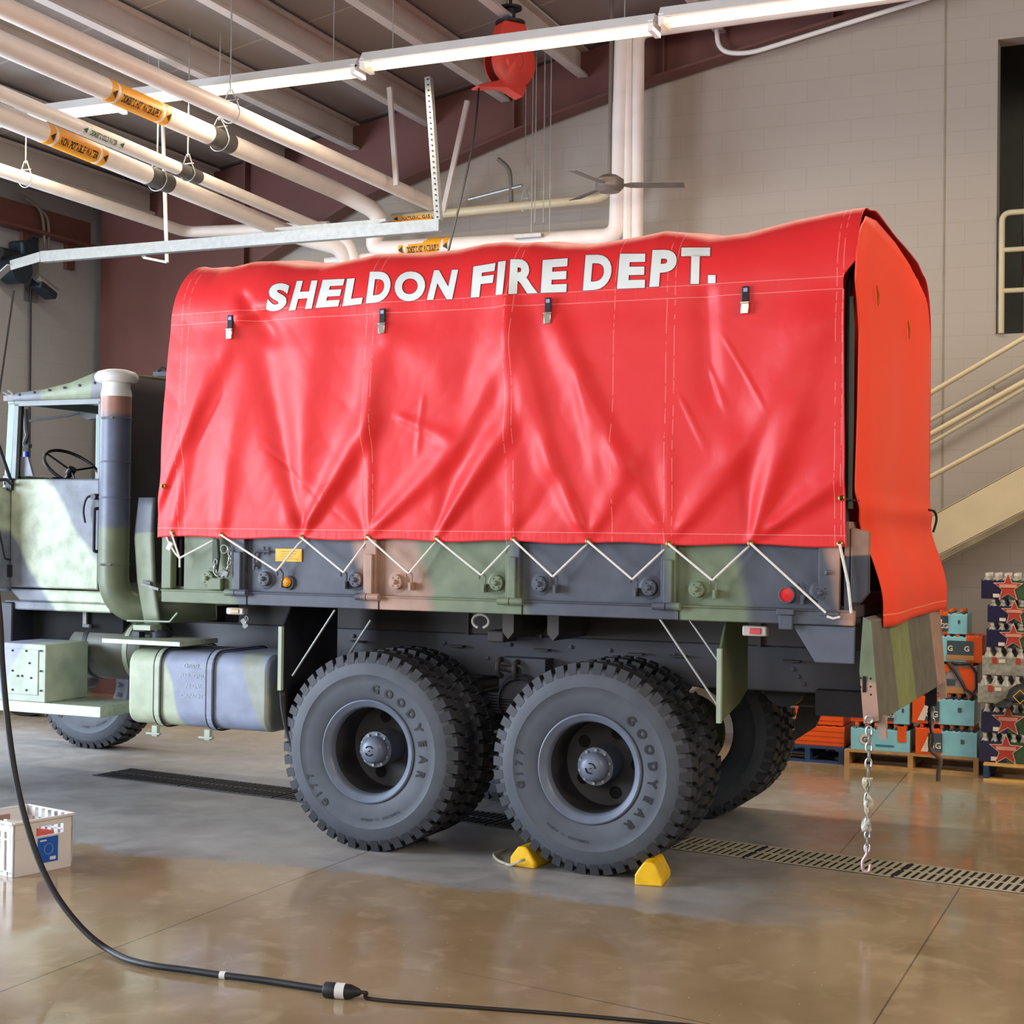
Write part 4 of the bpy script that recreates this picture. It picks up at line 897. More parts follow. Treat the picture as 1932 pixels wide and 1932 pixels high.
# cowl, bonnet, fender
m = MB(); m.prism([(-2.95, CY0+.25, 1.40), (-2.95, CY0+.25, 2.13), (-4.9, CY0+.25, 2.0), (-4.9, CY0+.25, 1.40)], (0, CY1-CY0-.5, 0)); m.box((-2.97,CY0+.0,1.42),(-2.90,CY1,2.14)); m.build('bonnet', CAMO_CAB, TRUCK, bevel=.02)
def fender(u, v):
    a = PI*(.06+.88*u); r = .74; return (-4.1+r*math.cos(a)*1.25, lerp(-.02, .62, v), .80+r*math.sin(a))
m = MB(); m.grid(fender, 18, 4); m.build('fender', CAMO_CAB, TRUCK, solid=.02)
MB().box((-2.96,.25,1.06),(-2.86,.5,1.35)).build('cab_mount', DARK, TRUCK, bevel=.01)
m = MB(); m.prism([(-2.88,.02,1.44),(-3.1,.02,1.44),(-3.1,.02,2.1),(-2.90,.02,2.12)], (0,.28,0)); m.build('cowl_side', CAMO_CAB, TRUCK, bevel=.01)
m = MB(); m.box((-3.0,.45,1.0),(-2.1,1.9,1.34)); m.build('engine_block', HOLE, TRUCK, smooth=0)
# mirror bracket at the very left
m = MB(); m.tube([at(-30,905,Y=.0), at(12,905,Y=.1), at(24,915,Y=.24)], .012, 8).tube([at(-20,790,Y=-.05), at(20,905,Y=.2)], .012, 8).box((-2.91,CY0-.03,2.10),(-2.86,CY0+.0,2.18)).tube([at(-10,960,Y=.1), at(9,1054,Y=.2), at(20,1056,Y=.24)], .007, 6).box((-2.90,CY0-.03,1.52),(-2.86,CY0,1.60)); m.build('mirror_arm', DARK, TRUCK)

# ---- tailgate
m = MB(); m.prism([(2.845,0,1.45),(2.885,0,1.43),(2.93,0,.93),(2.85,0,.91),(2.83,0,1.18)], (0,2.35,0)); tg = m.build('tailgate', CAMO_GATE, TRUCK, bevel=.006)
m = MB(); m.prism([(2.842,-.008,1.45),(2.882,-.008,1.43),(2.925,-.008,.935),(2.85,-.008,.915),(2.826,-.008,1.18)], (0,.01,0)); m.build('side_face', CAMO_EDGE, tg, smooth=0)
q = at(1631, 1291, Y=-.01); m = MB(); m.box((q.x-.009,-.012,q.z-.04),(q.x+.009,-.004,q.z+.04))
for dx, dz in ((-.02,.03),(.03,.03),(-.02,-.015),(.03,-.01),(.032,-.05)): m.lathe([(.005,0),(.001,-.001)], (q.x+dx,-.0095,q.z+dz), 'Y', 8)
m.build('latch_slot', HOLE, tg, smooth=0)
for y in (.06, 2.2):
    m = MB(); m.prism([(2.90,y,.95),(2.945,y,.95),(2.95,y,.84),(2.915,y,.83)], (0,.05,0)); m.build('tailgate_foot', pbr('foot_paint', L(170,146,132), .6), tg, smooth=0)
m = MB(); a = at(1640, 1365, Y=-.03); m.ring(a+Vector((0,0,.02)), (0,1,.2), .018, .006, 14, 6); m.build('shackle', STEEL, tg)
m = chain_mb([a, a+Vector((.0,0,-.15)), a+Vector((-.004,.0,-.27))], .020, .0055); m.build('tailgate_chain', STEEL, tg)
b = a+Vector((-.005,0,-.27)); m = MB()
m.grid(lambda u, v: b+Vector(((u-.5)*.05*math.cos(v*7)-.006*math.sin(v*9), (u-.5)*.05*math.sin(v*7), -.27*v)), 2, 28); m.build('plastic_sleeve', pbr('clear_sleeve', L(196,190,168), .3, 0, .3, 40), tg, solid=.004)
c_ = chain_mb([b, b+Vector((.0,.006,-.28)), b+Vector((0,0,-.36))], .016, .0055); c_.build('lower_chain', STEEL, tg)
d_ = b+Vector((-.002,0,-.38)); m = MB(); m.tube(smoothpath([d_+Vector((0,0,.04)), d_, d_+Vector((-.02,0,-.04)), d_+Vector((-.015,0,-.085)), d_+Vector((.012,0,-.085)), d_+Vector((.02,0,-.05))]), .009, 8); m.build('hook', pbr('pink_metal', L(190,160,158), .4, .5), tg)
a2 = at(1757, 1290, Y=2.3); m = MB(); m.bar(a2+Vector((0,0,.06)), a2+Vector((0,0,-.14)), .07, .03, (0,1,0)); m.tube(smoothpath([a2+Vector((0,0,-.1)), a2+Vector((-.01,0,-.22)), a2+Vector((.01,0,-.34)), a2+Vector((.0,0,-.42))]), [.012]*25, 6); m.build('far_chain', DARK, tg)
m = chain_mb([a2+Vector((0,0,-.12)), a2+Vector((.01,0,-.30))], .02, .006); m.build('far_chain_links', STEEL, tg)
m = MB(); e = a2+Vector((0,0,-.42)); m.tube(smoothpath([e+Vector((-.0,0,.1)), e, e+Vector((.06,0,-.06)), e+Vector((.05,0,-.14)), e+Vector((.048,0,-.2))]), .014, 8); m.build('far_hook', pbr('rusty', L(96,82,70), .7), tg)

# ================================================================== THE COVER
TOPL = [(341,533),(357,513),(376,507),(447,510),(498,497),(537,496),(588,503),(639,503),(681,493),(729,483),(825,481),(880,474),(930,463),(965,460),(1000,462),(1027,460),(1079,466),(1130,465),(1220,450),(1266,440),(1300,443),(1352,452),(1420,444),(1511,420),(1578,406),(1621,398)]
TZ = sorted([(lambda p: (p.x, p.z))(at(px, py, Y=.30)) for px, py in TOPL]); TZ = [(x, z) for x, z in TZ]
X0, X1, ZB, ZS = -1.46, 2.775, 1.803, 3.155
def ztop(x): return interp(TZ, x)-.0
def P0(px, py): q = at(px, py, Y=-.03); return (q.x, q.z)
GROM = [(328,1004),(421,1009),(572,1014),(697,1013),(826,1016),(971,1018),(1112,1021),(1264,1026),(1418,1025),(1586,1026)]
FOLDS = []   # (x0,z0,x1,z1,w0,w1,amp)
def fo(a, b, w0, w1, amp):
    p = P0(*a); q = P0(*b); big = w1 > .025; FOLDS.append((p[0], p[1], q[0], q[1], w0*(1.4 if big else 1), w1*(1.55 if big else 1), amp*(1.45 if big else .9)))
for a, b, w0, w1, A in (((318,918),(455,600),.025,.07,.022),((330,1000),(400,640),.03,.06,.012),((421,1009),(450,760),.03,.08,.016),
    ((572,1014),(700,800),.018,.06,.034),((700,800),(740,560),.05,.08,.018),((572,1014),(495,640),.03,.10,-.03),((560,960),(600,600),.05,.12,.018),
    ((697,1013),(705,700),.018,.04,.012),((697,1013),(860,850),.02,.06,.022),((860,850),(965,640),.05,.08,.026),((697,1013),(640,900),.02,.06,-.010),((740,640),(850,700),.06,.10,.012),
    ((826,1016),(965,800),.018,.06,.034),((965,800),(960,560),.03,.05,.014),((826,1016),(900,690),.03,.08,-.014),
    ((971,1018),(972,840),.02,.06,.010),((971,1018),(1060,900),.02,.06,-.008),((960,560),(1000,800),.04,.06,.018),
    ((1112,1021),(1040,860),.018,.05,.024),((1040,860),(975,600),.04,.08,.018),((1112,1021),(1210,840),.02,.07,.014),
    ((1264,1026),(1170,860),.018,.06,.020),((1170,860),(1045,600),.05,.06,.026),((1264,1026),(1262,820),.02,.04,.010),((1264,1026),(1400,850),.02,.07,.018),((1400,850),(1530,600),.06,.09,.022),
    ((1418,1025),(1500,780),.018,.08,.034),((1500,780),(1560,580),.07,.09,.018),((1418,1025),(1590,900),.02,.05,.024),((1418,1025),(1410,800),.02,.07,-.014),
    ((1330,560),(1340,740),.05,.05,-.022),((1375,650),(1440,760),.01,.012,.010),((1340,700),(1370,770),.012,.02,.009),((1290,760),(1330,840),.012,.02,.009),((520,860),(650,980),.01,.014,-.005),((420,760),(380,840),.012,.02,-.006),
    ((760,790),(850,830),.02,.03,.008),((800,760),(790,850),.015,.02,.008),((1100,720),(1130,900),.03,.04,.010),((455,600),(540,560),.04,.05,.02),((460,560),(520,640),.03,.05,-.02)):
    fo(a, b, w0, w1, A)
def fold(x, z):
    s = 0
    for (x0, z0, x1, z1, w0, w1, A) in FOLDS:
        dx, dz = x1-x0, z1-z0; L2 = dx*dx+dz*dz; t = ((x-x0)*dx+(z-z0)*dz)/L2
        if t < -.25 or t > 1.3: continue
        tc = max(0, min(1, t)); d = ((x-x0)*dz-(z-z0)*dx)/math.sqrt(L2); w = w0+(w1-w0)*tc
        if abs(d) > 3*w: continue
        # sharp ridge on one side, soft on the other
        g = math.exp(-(d/w)**2*(1.6 if d*A > 0 else .8)); e = sstep(-.25, .08, t)*(1-sstep(.8, 1.3, t)); s += A*g*e
    return s
from mathutils import noise as MN
def crinkle(x, z):
    v = Vector((x*2.1, z*1.5, 3.3)); a = MN.noise(v)*.016; b = abs(MN.noise(Vector((x*3+z*1.6, z*2-x*1.0, 8))))*.009; c_ = abs(MN.noise(Vector((x*9-z*5, z*6+x*3, 1))))*.0022
    return a+b+c_
def side_y(x, z):
    """outer face of the near side wall of the cover at height z"""
    dy = 0 if z <= ZS else .31*(1-math.sqrt(max(0, 1-min(1, (z-ZS)/(ztop(x)-ZS))**2)))
    k = sstep(ZB-.0, ZB+.12, z)*.9+.1
    return -.040+dy-(fold(x, z)+crinkle(x, z))*k*(1-.35*sstep(ZS+.1, ZS+.3, z))-.012*sstep(2.0, 2.4, z)*(1-sstep(2.9, 3.1, z))
def cover_pt(u, v):
    # v: 0 bottom near side .. 1 bottom far side
    if v < .52:
        t = v/.52; z = lerp(ZB, ZS, t); xl = interp([(1.8,-1.463),(2.05,-1.445),(3.16,-1.385)], z); xr = interp([(1.8,2.757),(3.16,2.735)], z); x = lerp(xl, xr, u)
        zz = z + (.006*math.sin(x*9) if t < .01 else 0); return (x, side_y(x, z), zz)
    x = lerp(-1.385, 2.735+.065*sstep(.52, .545, v), u)
    ed = min(u/.02, 1); 
    if v < .66:
        ph = (v-.52)/.14*PI/2; zt = ztop(x); z = ZS+(zt-ZS)*math.sin(ph); y = -.040+.31*(1-math.cos(ph)); k = 1-.6*math.sin(ph)
        xx = x+.05*(1-ed)*math.sin(ph)
        return (xx, y-(fold(x, z)+crinkle(x, z))*(1-.35*sstep(ZS+.1, ZS+.3, z))*math.cos(ph)**.5 if ph < 1.5 else y, z)
    zt = ztop(x)
    if v < .86:
        t = (v-.66)/.2; y = lerp(.27, 2.17, t); mid = math.sin(PI*t); bow = max(math.exp(-((x-b)/.09)**2) for b in (-1.38, -.35, .70, 1.75, 2.76))
        zf = lerp(zt, 3.52, sstep(0, .5, t)); sag = -.045*(1-bow)*mid; bulge = .03*mid+.055*sstep(0, .14, t)*sstep(0, .15, 1-t)*(1-.45*bow)
        return (x+.05*(1-ed), y, zf+sag+bulge)
    if v < .92:
        ph = (v-.86)/.06*PI/2; return (x, 2.17+.31*math.sin(ph), ZS+(3.52-ZS)*math.cos(ph))
    t = (v-.92)/.08; return (x, 2.48, lerp(ZS, ZB, t))
def mk_red():
    m, nt, p = newmat('red_vinyl'); tc = N(nt, 'ShaderNodeTexCoord'); s = N(nt, 'ShaderNodeSeparateXYZ'); nt.links.new(tc.outputs['Object'], s.inputs[0])
    x, y, z = s.outputs
    def mt(op, a, b=None, c=None):
        n = N(nt, 'ShaderNodeMath', operation=op)
        for i, q in enumerate((a, b, c)):
            if q is None: continue
            if isinstance(q, (int, float)): n.inputs[i].default_value = q
            else: nt.links.new(q, n.inputs[i])
        return n.outputs[0]
    def ln(co, v, w_=.0022): return mt('LESS_THAN', mt('ABSOLUTE', mt('SUBTRACT', co, v)), w_)
    front = mt('LESS_THAN', y, .35)
    hz = [ln(z, 3.168), ln(z, 3.105), ln(z, 1.858)]
    vx = []
    for a, b in SEAMS:
        for q in (a, b):
            if q is not None: vx.append(ln(x, q))
    allv = vx[0]
    for q in vx[1:]: allv = mt('MAXIMUM', allv, q)
    wn = N(nt, 'ShaderNodeTexNoise'); wn.inputs['Scale'].default_value = 22; nt.links.new(tc.outputs['Object'], wn.inputs['Vector'])
    allv = mt('MULTIPLY', allv, mt('GREATER_THAN', wn.outputs[0], .44))
    h = hz[0]
    for q in hz[1:]: h = mt('MAXIMUM', h, q)
    st_ = mt('MULTIPLY', mt('MAXIMUM', allv, h), front)
    nz = N(nt, 'ShaderNodeTexNoise'); nz.inputs['Scale'].default_value = 3; nt.links.new(tc.outputs['Object'], nz.inputs['Vector'])
    mx0 = N(nt, 'ShaderNodeMix', data_type='RGBA'); nt.links.new(nz.outputs[0], mx0.inputs[0]); mx0.inputs[6].default_value = L(222, 36, 40); mx0.inputs[7].default_value = L(232, 48, 50)
    mx = N(nt, 'ShaderNodeMix', data_type='RGBA'); nt.links.new(mt('MULTIPLY', st_, .75), mx.inputs[0]); nt.links.new(mx0.outputs[2], mx.inputs[6]); mx.inputs[7].default_value = L(244, 130, 122)
    nt.links.new(mx.outputs[2], p.inputs['Base Color']); p.inputs['Roughness'].default_value = .48; p.inputs['Specular IOR Level'].default_value = .42
    # puckers along the seams and a fine weave
    wv = N(nt, 'ShaderNodeTexNoise'); wv.inputs['Scale'].default_value = 1; mp = N(nt, 'ShaderNodeMapping'); mp.inputs['Scale'].default_value = (42, 5, 5); nt.links.new(tc.outputs['Object'], mp.inputs[0]); nt.links.new(mp.outputs[0], wv.inputs['Vector'])
    band = mt('MAXIMUM', mt('LESS_THAN', mt('ABSOLUTE', mt('SUBTRACT', z, 3.136)), .032), mt('LESS_THAN', z, 1.858))
    w3 = N(nt, 'ShaderNodeTexNoise'); w3.inputs['Scale'].default_value = 16; w3.inputs['Detail'].default_value = 5; w3.inputs['Distortion'].default_value = 1.0; nt.links.new(tc.outputs['Object'], w3.inputs['Vector'])
    hgt = mt('ADD', mt('MULTIPLY', mt('MULTIPLY', band, wv.outputs[0]), 1.6), mt('MULTIPLY', w3.outputs[0], .6)); hgt = mt('ADD', hgt, mt('MULTIPLY', st_, -.5))
    bump(nt, p, hgt, .004, .3)
    return m
SEAMS = [(P0(345,700)[0], P0(357,700)[0]), (P0(693,800)[0], P0(708,800)[0]), (P0(960,700)[0], P0(974,700)[0]), (P0(1160,700)[0], None), (P0(1258,700)[0], P0(1273,700)[0]), (P0(1579,700)[0], P0(1591,700)[0])]
REDV = mk_red()
m = MB(); base = m.grid(cover_pt, 420, 260); cover = m.build('cargo_cover', REDV, TRUCK, smooth=70, solid=.004, recalc=True)
cover['label'] = 'red vinyl cargo cover with white lettering'
# orange-red rear curtain, its lit outer face
def curt(u, v):
    # u across (near to far), v from bottom 0 to top 1
    z = lerp(1.40, 3.50, v)
    yn = interp([(1.38,.26),(1.81,.22),(1.95,.06),(2.07,-.02),(2.5,.03),(2.9,.05),(3.08,-.02),(3.16,-.055),(3.3,-.03),(3.4,.02),(3.46,.10),(3.52,.25)], z); yf = interp([(1.4,2.40),(1.74,2.45),(2.04,2.34),(3.1,2.34),(3.3,2.3),(3.5,2.2)], z)
    y = lerp(yn, yf, u); 
    arch = interp([(-.1,3.44),(.05,3.50),(.5,3.55),(1.1,3.54),(1.6,3.50),(1.9,3.45),(2.15,3.30),(2.4,3.05)], y)
    zz = min(z, arch) if v < .999 else arch
    bl = interp([(0,1.385),(.5,1.40),(.8,1.395),(1,1.395)], u); zz = max(zz, bl) if v > .001 else bl
    ex = sstep(0, .10, u)*sstep(0, .08, 1-v)
    x = 2.797+(.02*math.sin(PI*v)*math.sin(PI*u)+.014+.012*math.sin(u*7+v*2)+.008*math.sin(u*13-v*4))*ex+.10*(1-sstep(1.5, 1.95, z))+.015*math.exp(-((z-2.0)/.06)**2)
    return (x, y, zz)
def mk_curtain():
    m, nt, p = newmat('rear_curtain_vinyl'); p.inputs['Base Color'].default_value = L(228, 48, 30); p.inputs['Roughness'].default_value = .5
    tc = N(nt, 'ShaderNodeTexCoord'); s = N(nt, 'ShaderNodeSeparateXYZ'); nt.links.new(tc.outputs['Object'], s.inputs[0])
    w3 = N(nt, 'ShaderNodeTexNoise'); w3.inputs['Scale'].default_value = 5; w3.inputs['Detail'].default_value = 4; nt.links.new(tc.outputs['Object'], w3.inputs['Vector']); bump(nt, p, w3.outputs[0], .006, .4)
    n = N(nt, 'ShaderNodeMath', operation='SUBTRACT'); nt.links.new(s.outputs[2], n.inputs[0]); n.inputs[1].default_value = 1.45; a = N(nt, 'ShaderNodeMath', operation='ABSOLUTE'); nt.links.new(n.outputs[0], a.inputs[0]); l = N(nt, 'ShaderNodeMath', operation='LESS_THAN'); nt.links.new(a.outputs[0], l.inputs[0]); l.inputs[1].default_value = .003
    mx = N(nt, 'ShaderNodeMix', data_type='RGBA'); nt.links.new(l.outputs[0], mx.inputs[0]); mx.inputs[6].default_value = L(250, 66, 30); mx.inputs[7].default_value = L(250, 140, 100); nt.links.new(mx.outputs[2], p.inputs['Base Color'])
    return m
CURT = mk_curtain()
m = MB(); m.grid(curt, 60, 90); cu_ = m.build('rear_curtain', CURT, TRUCK, smooth=60, solid=.005)
m = MB()
for px, py in ((1655,557),(1714,622)):
    q = at(px, py, X=2.83); m.tube([q+Vector((.0,-.02,.05)), q+Vector((.006,0,.0)), q+Vector((.0,.03,-.05))], [.003,.007,.003], 8)
m.build('tie_slit', BRASS, cu_)
m = MB(); q = at(1752, 962, X=2.86); m.tube(smoothpath([q, q+Vector((.03,.03,-.01)), q+Vector((.04,.06,-.06)), q+Vector((.02,.06,-.14))]), .008, 6); m.build('cord', BLACK, cu_)
# inside of the cover: bows, front curtain
m = MB()
for x in (-1.36, -.35, .70, 1.75, 2.74):
    m.tube(bend([(x, .06, 1.5), (x, .06, 3.12), (x, .28, 3.42), (x, 2.16, 3.42), (x, 2.38, 3.12), (x, 2.38, 1.5)], .12), .016, 8)
m.build('cover_bow', DARK, TRUCK)
m = MB(); m.grid(lambda u, v: (-1.40, lerp(.0, 2.42, u), lerp(1.5, interp([(0,3.15),(.1,3.42),(.9,3.42),(1,3.15)], u), v)), 10, 6); m.build('front_curtain', pbr('front_curtain', L(40, 26, 34), .8), TRUCK, solid=.01)
m = MB(); m.tube([at(326,606,Y=-.01), at(316,800,Y=-.01), at(304,925,Y=-.01), at(302,985,Y=-.01), at(322,1025,Y=-.03)], .006, 6); m.tube([at(331,615,Y=.03), at(318,925,Y=.03), at(312,1000,Y=.03)], .022, 8); m.box((-1.46, -.0, 1.84), (-1.43, .03, 1.94)); m.build('front_cord', BLACK, TRUCK)
m = MB(); m.bar(at(292,706,Y=1.2), at(318,706,Y=1.2), .04, .03).ring(at(307,708,Y=1.2), (0,1,0), .05, .012, 16, 6); m.build('front_hook', DARK, TRUCK)
m = MB(); m.bar(at(1608,560,Y=.02), at(1605,960,Y=.0), .035, .02, (1,0,0)); m.build('rear_post', pbr('post_olive', L(70,74,62), .6), TRUCK, smooth=0)
# hems
m = MB(); m.tube([cover_pt(1, v) for v in [i/100*.5 for i in range(101)]], .006, 6); m.build('hem', REDV, cover)
# grommets
m = MB(); m2 = MB()
for px, py in GROM+[(318,918),(1590,940)]:
    x, z = P0(px, py); y = side_y(x, z)-.006; m.ring((x, y, z), (0,1,0), .012, .0045, 16, 6); m2.lathe([(.011,0),(.001,-.0005)], (x, y+.0005, z), 'Y', 12)
m.build('grommet', BRASS, cover); m2.build('grommet_hole', HOLE, cover)
m = MB(); q = P0(1590,940); m.tube([(q[0]-.005, side_y(*q)-.012, q[1]), (q[0]+.03, -.03, q[1]-.008), (q[0]+.07, .02, q[1]-.012)], .007, 6); m.build('lace', BLACK, cover)
# rope
KN = [(339,1053),(522,1077),(648,1080),(771,1082),(908,1085),(1043,1088),(1193,1093),(1344,1095),(1558,1156)]
m = MB()
for i, (kx, ky) in enumerate(KN):
    g0 = P0(*GROM[i]); g1 = P0(*GROM[i+1]); k = at(kx, ky, Y=-.062)
    a = Vector((g0[0], side_y(*g0)-.012, g0[1])); b = Vector((g1[0], -.018, g1[1]-.0))
    m.tube([a+Vector((0,.02,0)), a, k], .0062, 8)
    if i < 8: m.tube([k, Vector((lerp(k.x, g1[0], .8), -.03, lerp(k.z, g1[1], .8))), Vector((g1[0], .0, g1[1]))], .0062, 8)
g = P0(*GROM[9]); m.tube([(g[0], side_y(*g)-.014, g[1]), at(1600,1100,Y=-.05), at(1606,1157,Y=-.04)], .0075, 8); m.tube([at(1560,1163,Y=-.055), at(1572,1167,Y=-.057), at(1585,1164,Y=-.05)], .0065, 8)
m.tube([at(304,985,Y=-.03), at(318,1022,Y=-.04), at(330,1043,Y=-.05), at(339,1053,Y=-.062)], .006, 8).tube([at(339,1053,Y=-.062), at(339,1070,Y=-.05)], .006, 8)
m.obox(at(321,1030,Y=-.045), (.03,.02,.05), (0,.5,0)); m.build('lashing_rope', ROPE, cover)
# buckles
BK = pbr('black_webbing', L(26,26,34), .7); CHR = pbr('buckle_metal', L(190,180,168), .25, .9)
for px, py in ((444,600),(730,588),(1040,567),(1409,545)):
    x, z = P0(px, py); y = side_y(x, z-.05)-.014
    o = MB().box((x-.018, y-.006, z-.085), (x+.018, y+.006, z+.01)).build('buckle_strap', BK, cover, bevel=.003)
    MB().box((x-.022, y-.014, z-.135), (x+.020, y-.002, z-.075)).box((x-.024, y-.018, z-.082), (x+.024, y-.004, z-.070)).build('buckle', CHR, cover, bevel=.004)
    MB().box((x-.010, y-.008, z-.02), (x+.012, y-.0065, z+.0)).build('strap_tag', pbr('tag_grey', L(150,160,190), .6), cover, smooth=0)
# lettering
QUADS = [('S',(500,589),(537,585),(549,535),(510,534)),('H',(544.5,586),(588,582),(599,529),(560,530)),('E',(595,581),(638,578),(651,526),(609,528)),('L',(646,578),(682,573.5),(692,523),(655,526)),
 ('D',(690,572.5),(733,569),(740,512.5),(698,512.5)),('O',(743,569),(800,568),(804,512),(746,512)),('N',(805,566),(853,564.6),(864.5,508.7),(819,510)),
 ('F',(888,561.5),(926,559),(935,496),(893,503)),('I',(935,556.7),(948,555),(954.5,492),(940,494)),('R',(959,555),(1014.6,553),(1010,489),(963,489)),('E',(1020,552.6),(1068.5,551),(1072,487),(1024,490.5)),
 ('D',(1099.5,548.5),(1151,545),(1156.5,480),(1105,481)),('E',(1163.7,545),(1216.5,543),(1218.5,478.7),(1169.5,478.7)),('P',(1225,541.5),(1274,539),(1278,471),(1231,471.7)),('T',(1283.5,536.5),(1338,535),(1340,467),(1285.5,467)),('.',(1335.6,534.7),(1350,534),(1350,519),(1335.6,519))]
def lift(px, py, off):
    y = .0
    for _ in range(14):
        q = at(px, py, Y=y); zz = min(q.z, ztop(q.x)-.004); y = lerp(y, side_y(q.x, zz)-off, .7)
    return at(px, py, Y=y)
def letters(grow, off):
    out = MB()
    for ch, bl, br, tr_, tl in QUADS:
        vs, fs, (x0, x1, y0, y1) = (glyph(ch, .05+grow, res=5) if ch != '.' else ([Vector((a, b, 0)) for a, b in ((-grow*.5, -grow*.5), (.15+grow*.5, -grow*.5), (.15+grow*.5, .15+grow*.5), (-grow*.5, .15+grow*.5))], [(0,1,2,3)], (-grow*.5, .15+grow*.5, -grow*.5, .15+grow*.5))); gg = grow if ch != '.' else grow*.5; bm = bmesh.new(); V = [bm.verts.new(v) for v in vs]
        for f in fs:
            try: bm.faces.new([V[i] for i in f])
            except Exception: pass
        for k in range(1, 12):
            for ax in (0, 1):
                lo, hi = ((x0, x1), (y0, y1))[ax]; co = Vector((0,0,0)); co[ax] = lerp(lo, hi, k/12); no = Vector((0,0,0)); no[ax] = 1
                bmesh.ops.bisect_plane(bm, geom=bm.verts[:]+bm.edges[:]+bm.faces[:], plane_co=co, plane_no=no)
        bm.verts.index_update(); pts = []
        g = gg
        for v in bm.verts:
            u = (v.co.x-(x0+g))/(x1-x0-2*g); w_ = (v.co.y-(y0+g))/(y1-y0-2*g)
            px = lerp(lerp(bl[0], br[0], u), lerp(tl[0], tr_[0], u), w_); py = lerp(lerp(bl[1], br[1], u), lerp(tl[1], tr_[1], u), w_)
            pts.append(lift(px, py, off))
        out.add(pts, [tuple(v.index for v in f.verts) for f in bm.faces]); bm.free()
    return out
letters(.014, .0035).build('lettering_outline', pbr('dark_red_outline', L(120, 20, 28), .5), cover, smooth=60, recalc=True)
letters(0, .0065).build('lettering', pbr('white_lettering', L(226, 230, 226), .45, 0, .05, 6), cover, smooth=60, recalc=True)
#PART3
# ================================================================== FLOOR THINGS
def chock(name, A, B, h, depth, label, dy=1):
    A = Vector(A); B = Vector(B); ux = (B-A); wd = ux.length; ux.normalize(); uy = Vector((-ux.y, ux.x, 0))
    prof = [(0,0),(0,.42),(.10,.62),(.30,.95),(.40,1.0),(.62,1.0),(.72,.92),(1.0,.30),(1.0,0)]
    m = MB(); m.prism([A+ux*(u*wd)+Vector((0,0,v*h)) for u, v in prof], uy*depth)
    o = m.build(name, YEL, bevel=.008, smooth=35); return tag(o, label, 'wheel chock')
c1 = chock('wheel_chock', at(1197,1670,Z=0), at(1249,1674,Z=0), .125, .26, 'yellow wheel chock behind the rearmost tyre')
c2 = chock('wheel_chock', at(962,1634,Z=0), at(1007,1640,Z=0), .115, .26, 'yellow wheel chock with a rope, in front of the rearmost tyre')
m = MB(); m.tube(smoothpath([at(990,1622,Y=-.02), at(978,1626,Y=-.05)]+[at(x, y, Z=.01) for x, y in ((964,1632),(950,1628),(938,1622),(932,1612),(945,1606),(955,1600))]), .008, 8); m.build('pull_rope', pbr('worn_rope', L(170,160,140), .85, 0, .3, 50), c2)

# crate
A = at(24,1657,Z=0); B = at(136,1634,Z=0); D = at(40,1519,Z=.285); D.z = 0
ux = (B-A).normalized(); wx = (B-A).length; uy = Vector((-ux.y, ux.x, 0)); wy = .40; H = .285
K = lambda u, v, z: A+ux*u+uy*v+Vector((0,0,z))
CR_ = pbr('white_plastic', L(222, 218, 214), .45, 0, .05)
t = thing('storage_crate', A+(ux*wx+uy*wy)/2, 'white plastic crate with blue label standing on the floor at left', 'crate')
m = MB(); th_ = .012
# walls: right(front) wall with hand hole, two slotted long walls
def panel(p0, du, lw, rects, z0=0, z1=H, t_=th_, flare=.0):
    """wall made of boxes, p0 corner, du direction; rects = solid (u0,u1,z0,z1)"""
    n = Vector((-du.y, du.x, 0))
    for u0, u1, a, b in rects:
        m.prism([p0+du*u0+Vector((0,0,a)), p0+du*u1+Vector((0,0,a)), p0+du*u1+Vector((0,0,b)), p0+du*u0+Vector((0,0,b))], n*t_)
hw = .34*wx; 
for P_, Dn in ((K(0,0,0), ux), (K(wx,wy,0), -ux)):
    panel(P_, Dn, wx, [(0,wx,0,.195),(0,wx*.38,.195,.245),(wx*.84,wx,.195,.245),(0,wx,.245,H)])
slots = []
for i in range(7):
    slots.append((i*wy/7, i*wy/7+wy/7*.62, 0, H))
rect = slots+[(0,wy,0,.03),(0,wy,H-.05,H),(0,wy,.19,.20),(wy-.03,wy,0,H)]
for P_, Dn in ((K(wx,0,0), uy), (K(0,wy,0), -uy)): panel(P_, Dn, wy, rect)
m.prism([K(.01,.01,.004), K(wx-.01,.01,.004), K(wx-.01,wy-.01,.004), K(.01,wy-.01,.004)], (0,0,.01))
m.build('crate_body', CR_, t, bevel=.002, smooth=0)
m = MB()
for a, b in ((K(-.006,-.006,H), K(wx+.006,-.006,H)), (K(wx+.006,-.006,H), K(wx+.006,wy+.006,H)), (K(wx+.006,wy+.006,H), K(-.006,wy+.006,H)), (K(-.006,wy+.006,H), K(-.006,-.006,H))): m.bar(a, b, .018, .014)
m.build('rim', CR_, t, bevel=.003)
m = MB(); m.prism([K(wx*.40,-.003,.05), K(wx*.74,-.003,.05), K(wx*.74,-.003,.185), K(wx*.40,-.003,.185)], ux.cross(_Z)*.002); lb = m.build('label', pbr('label_blue', L(24,92,190), .4, 0, .1, 30), t, smooth=0)
n_ = ux.cross(_Z).normalized()
m = MB(); m.prism([K(wx*.43,-.006,.165), K(wx*.54,-.006,.165), K(wx*.54,-.006,.173), K(wx*.43,-.006,.173)], n_*.001); m.prism([K(wx*.60,-.006,.06), K(wx*.70,-.006,.06), K(wx*.70,-.006,.078), K(wx*.60,-.006,.078)], n_*.001); m.build('label_print', WHITE, lb, smooth=0)
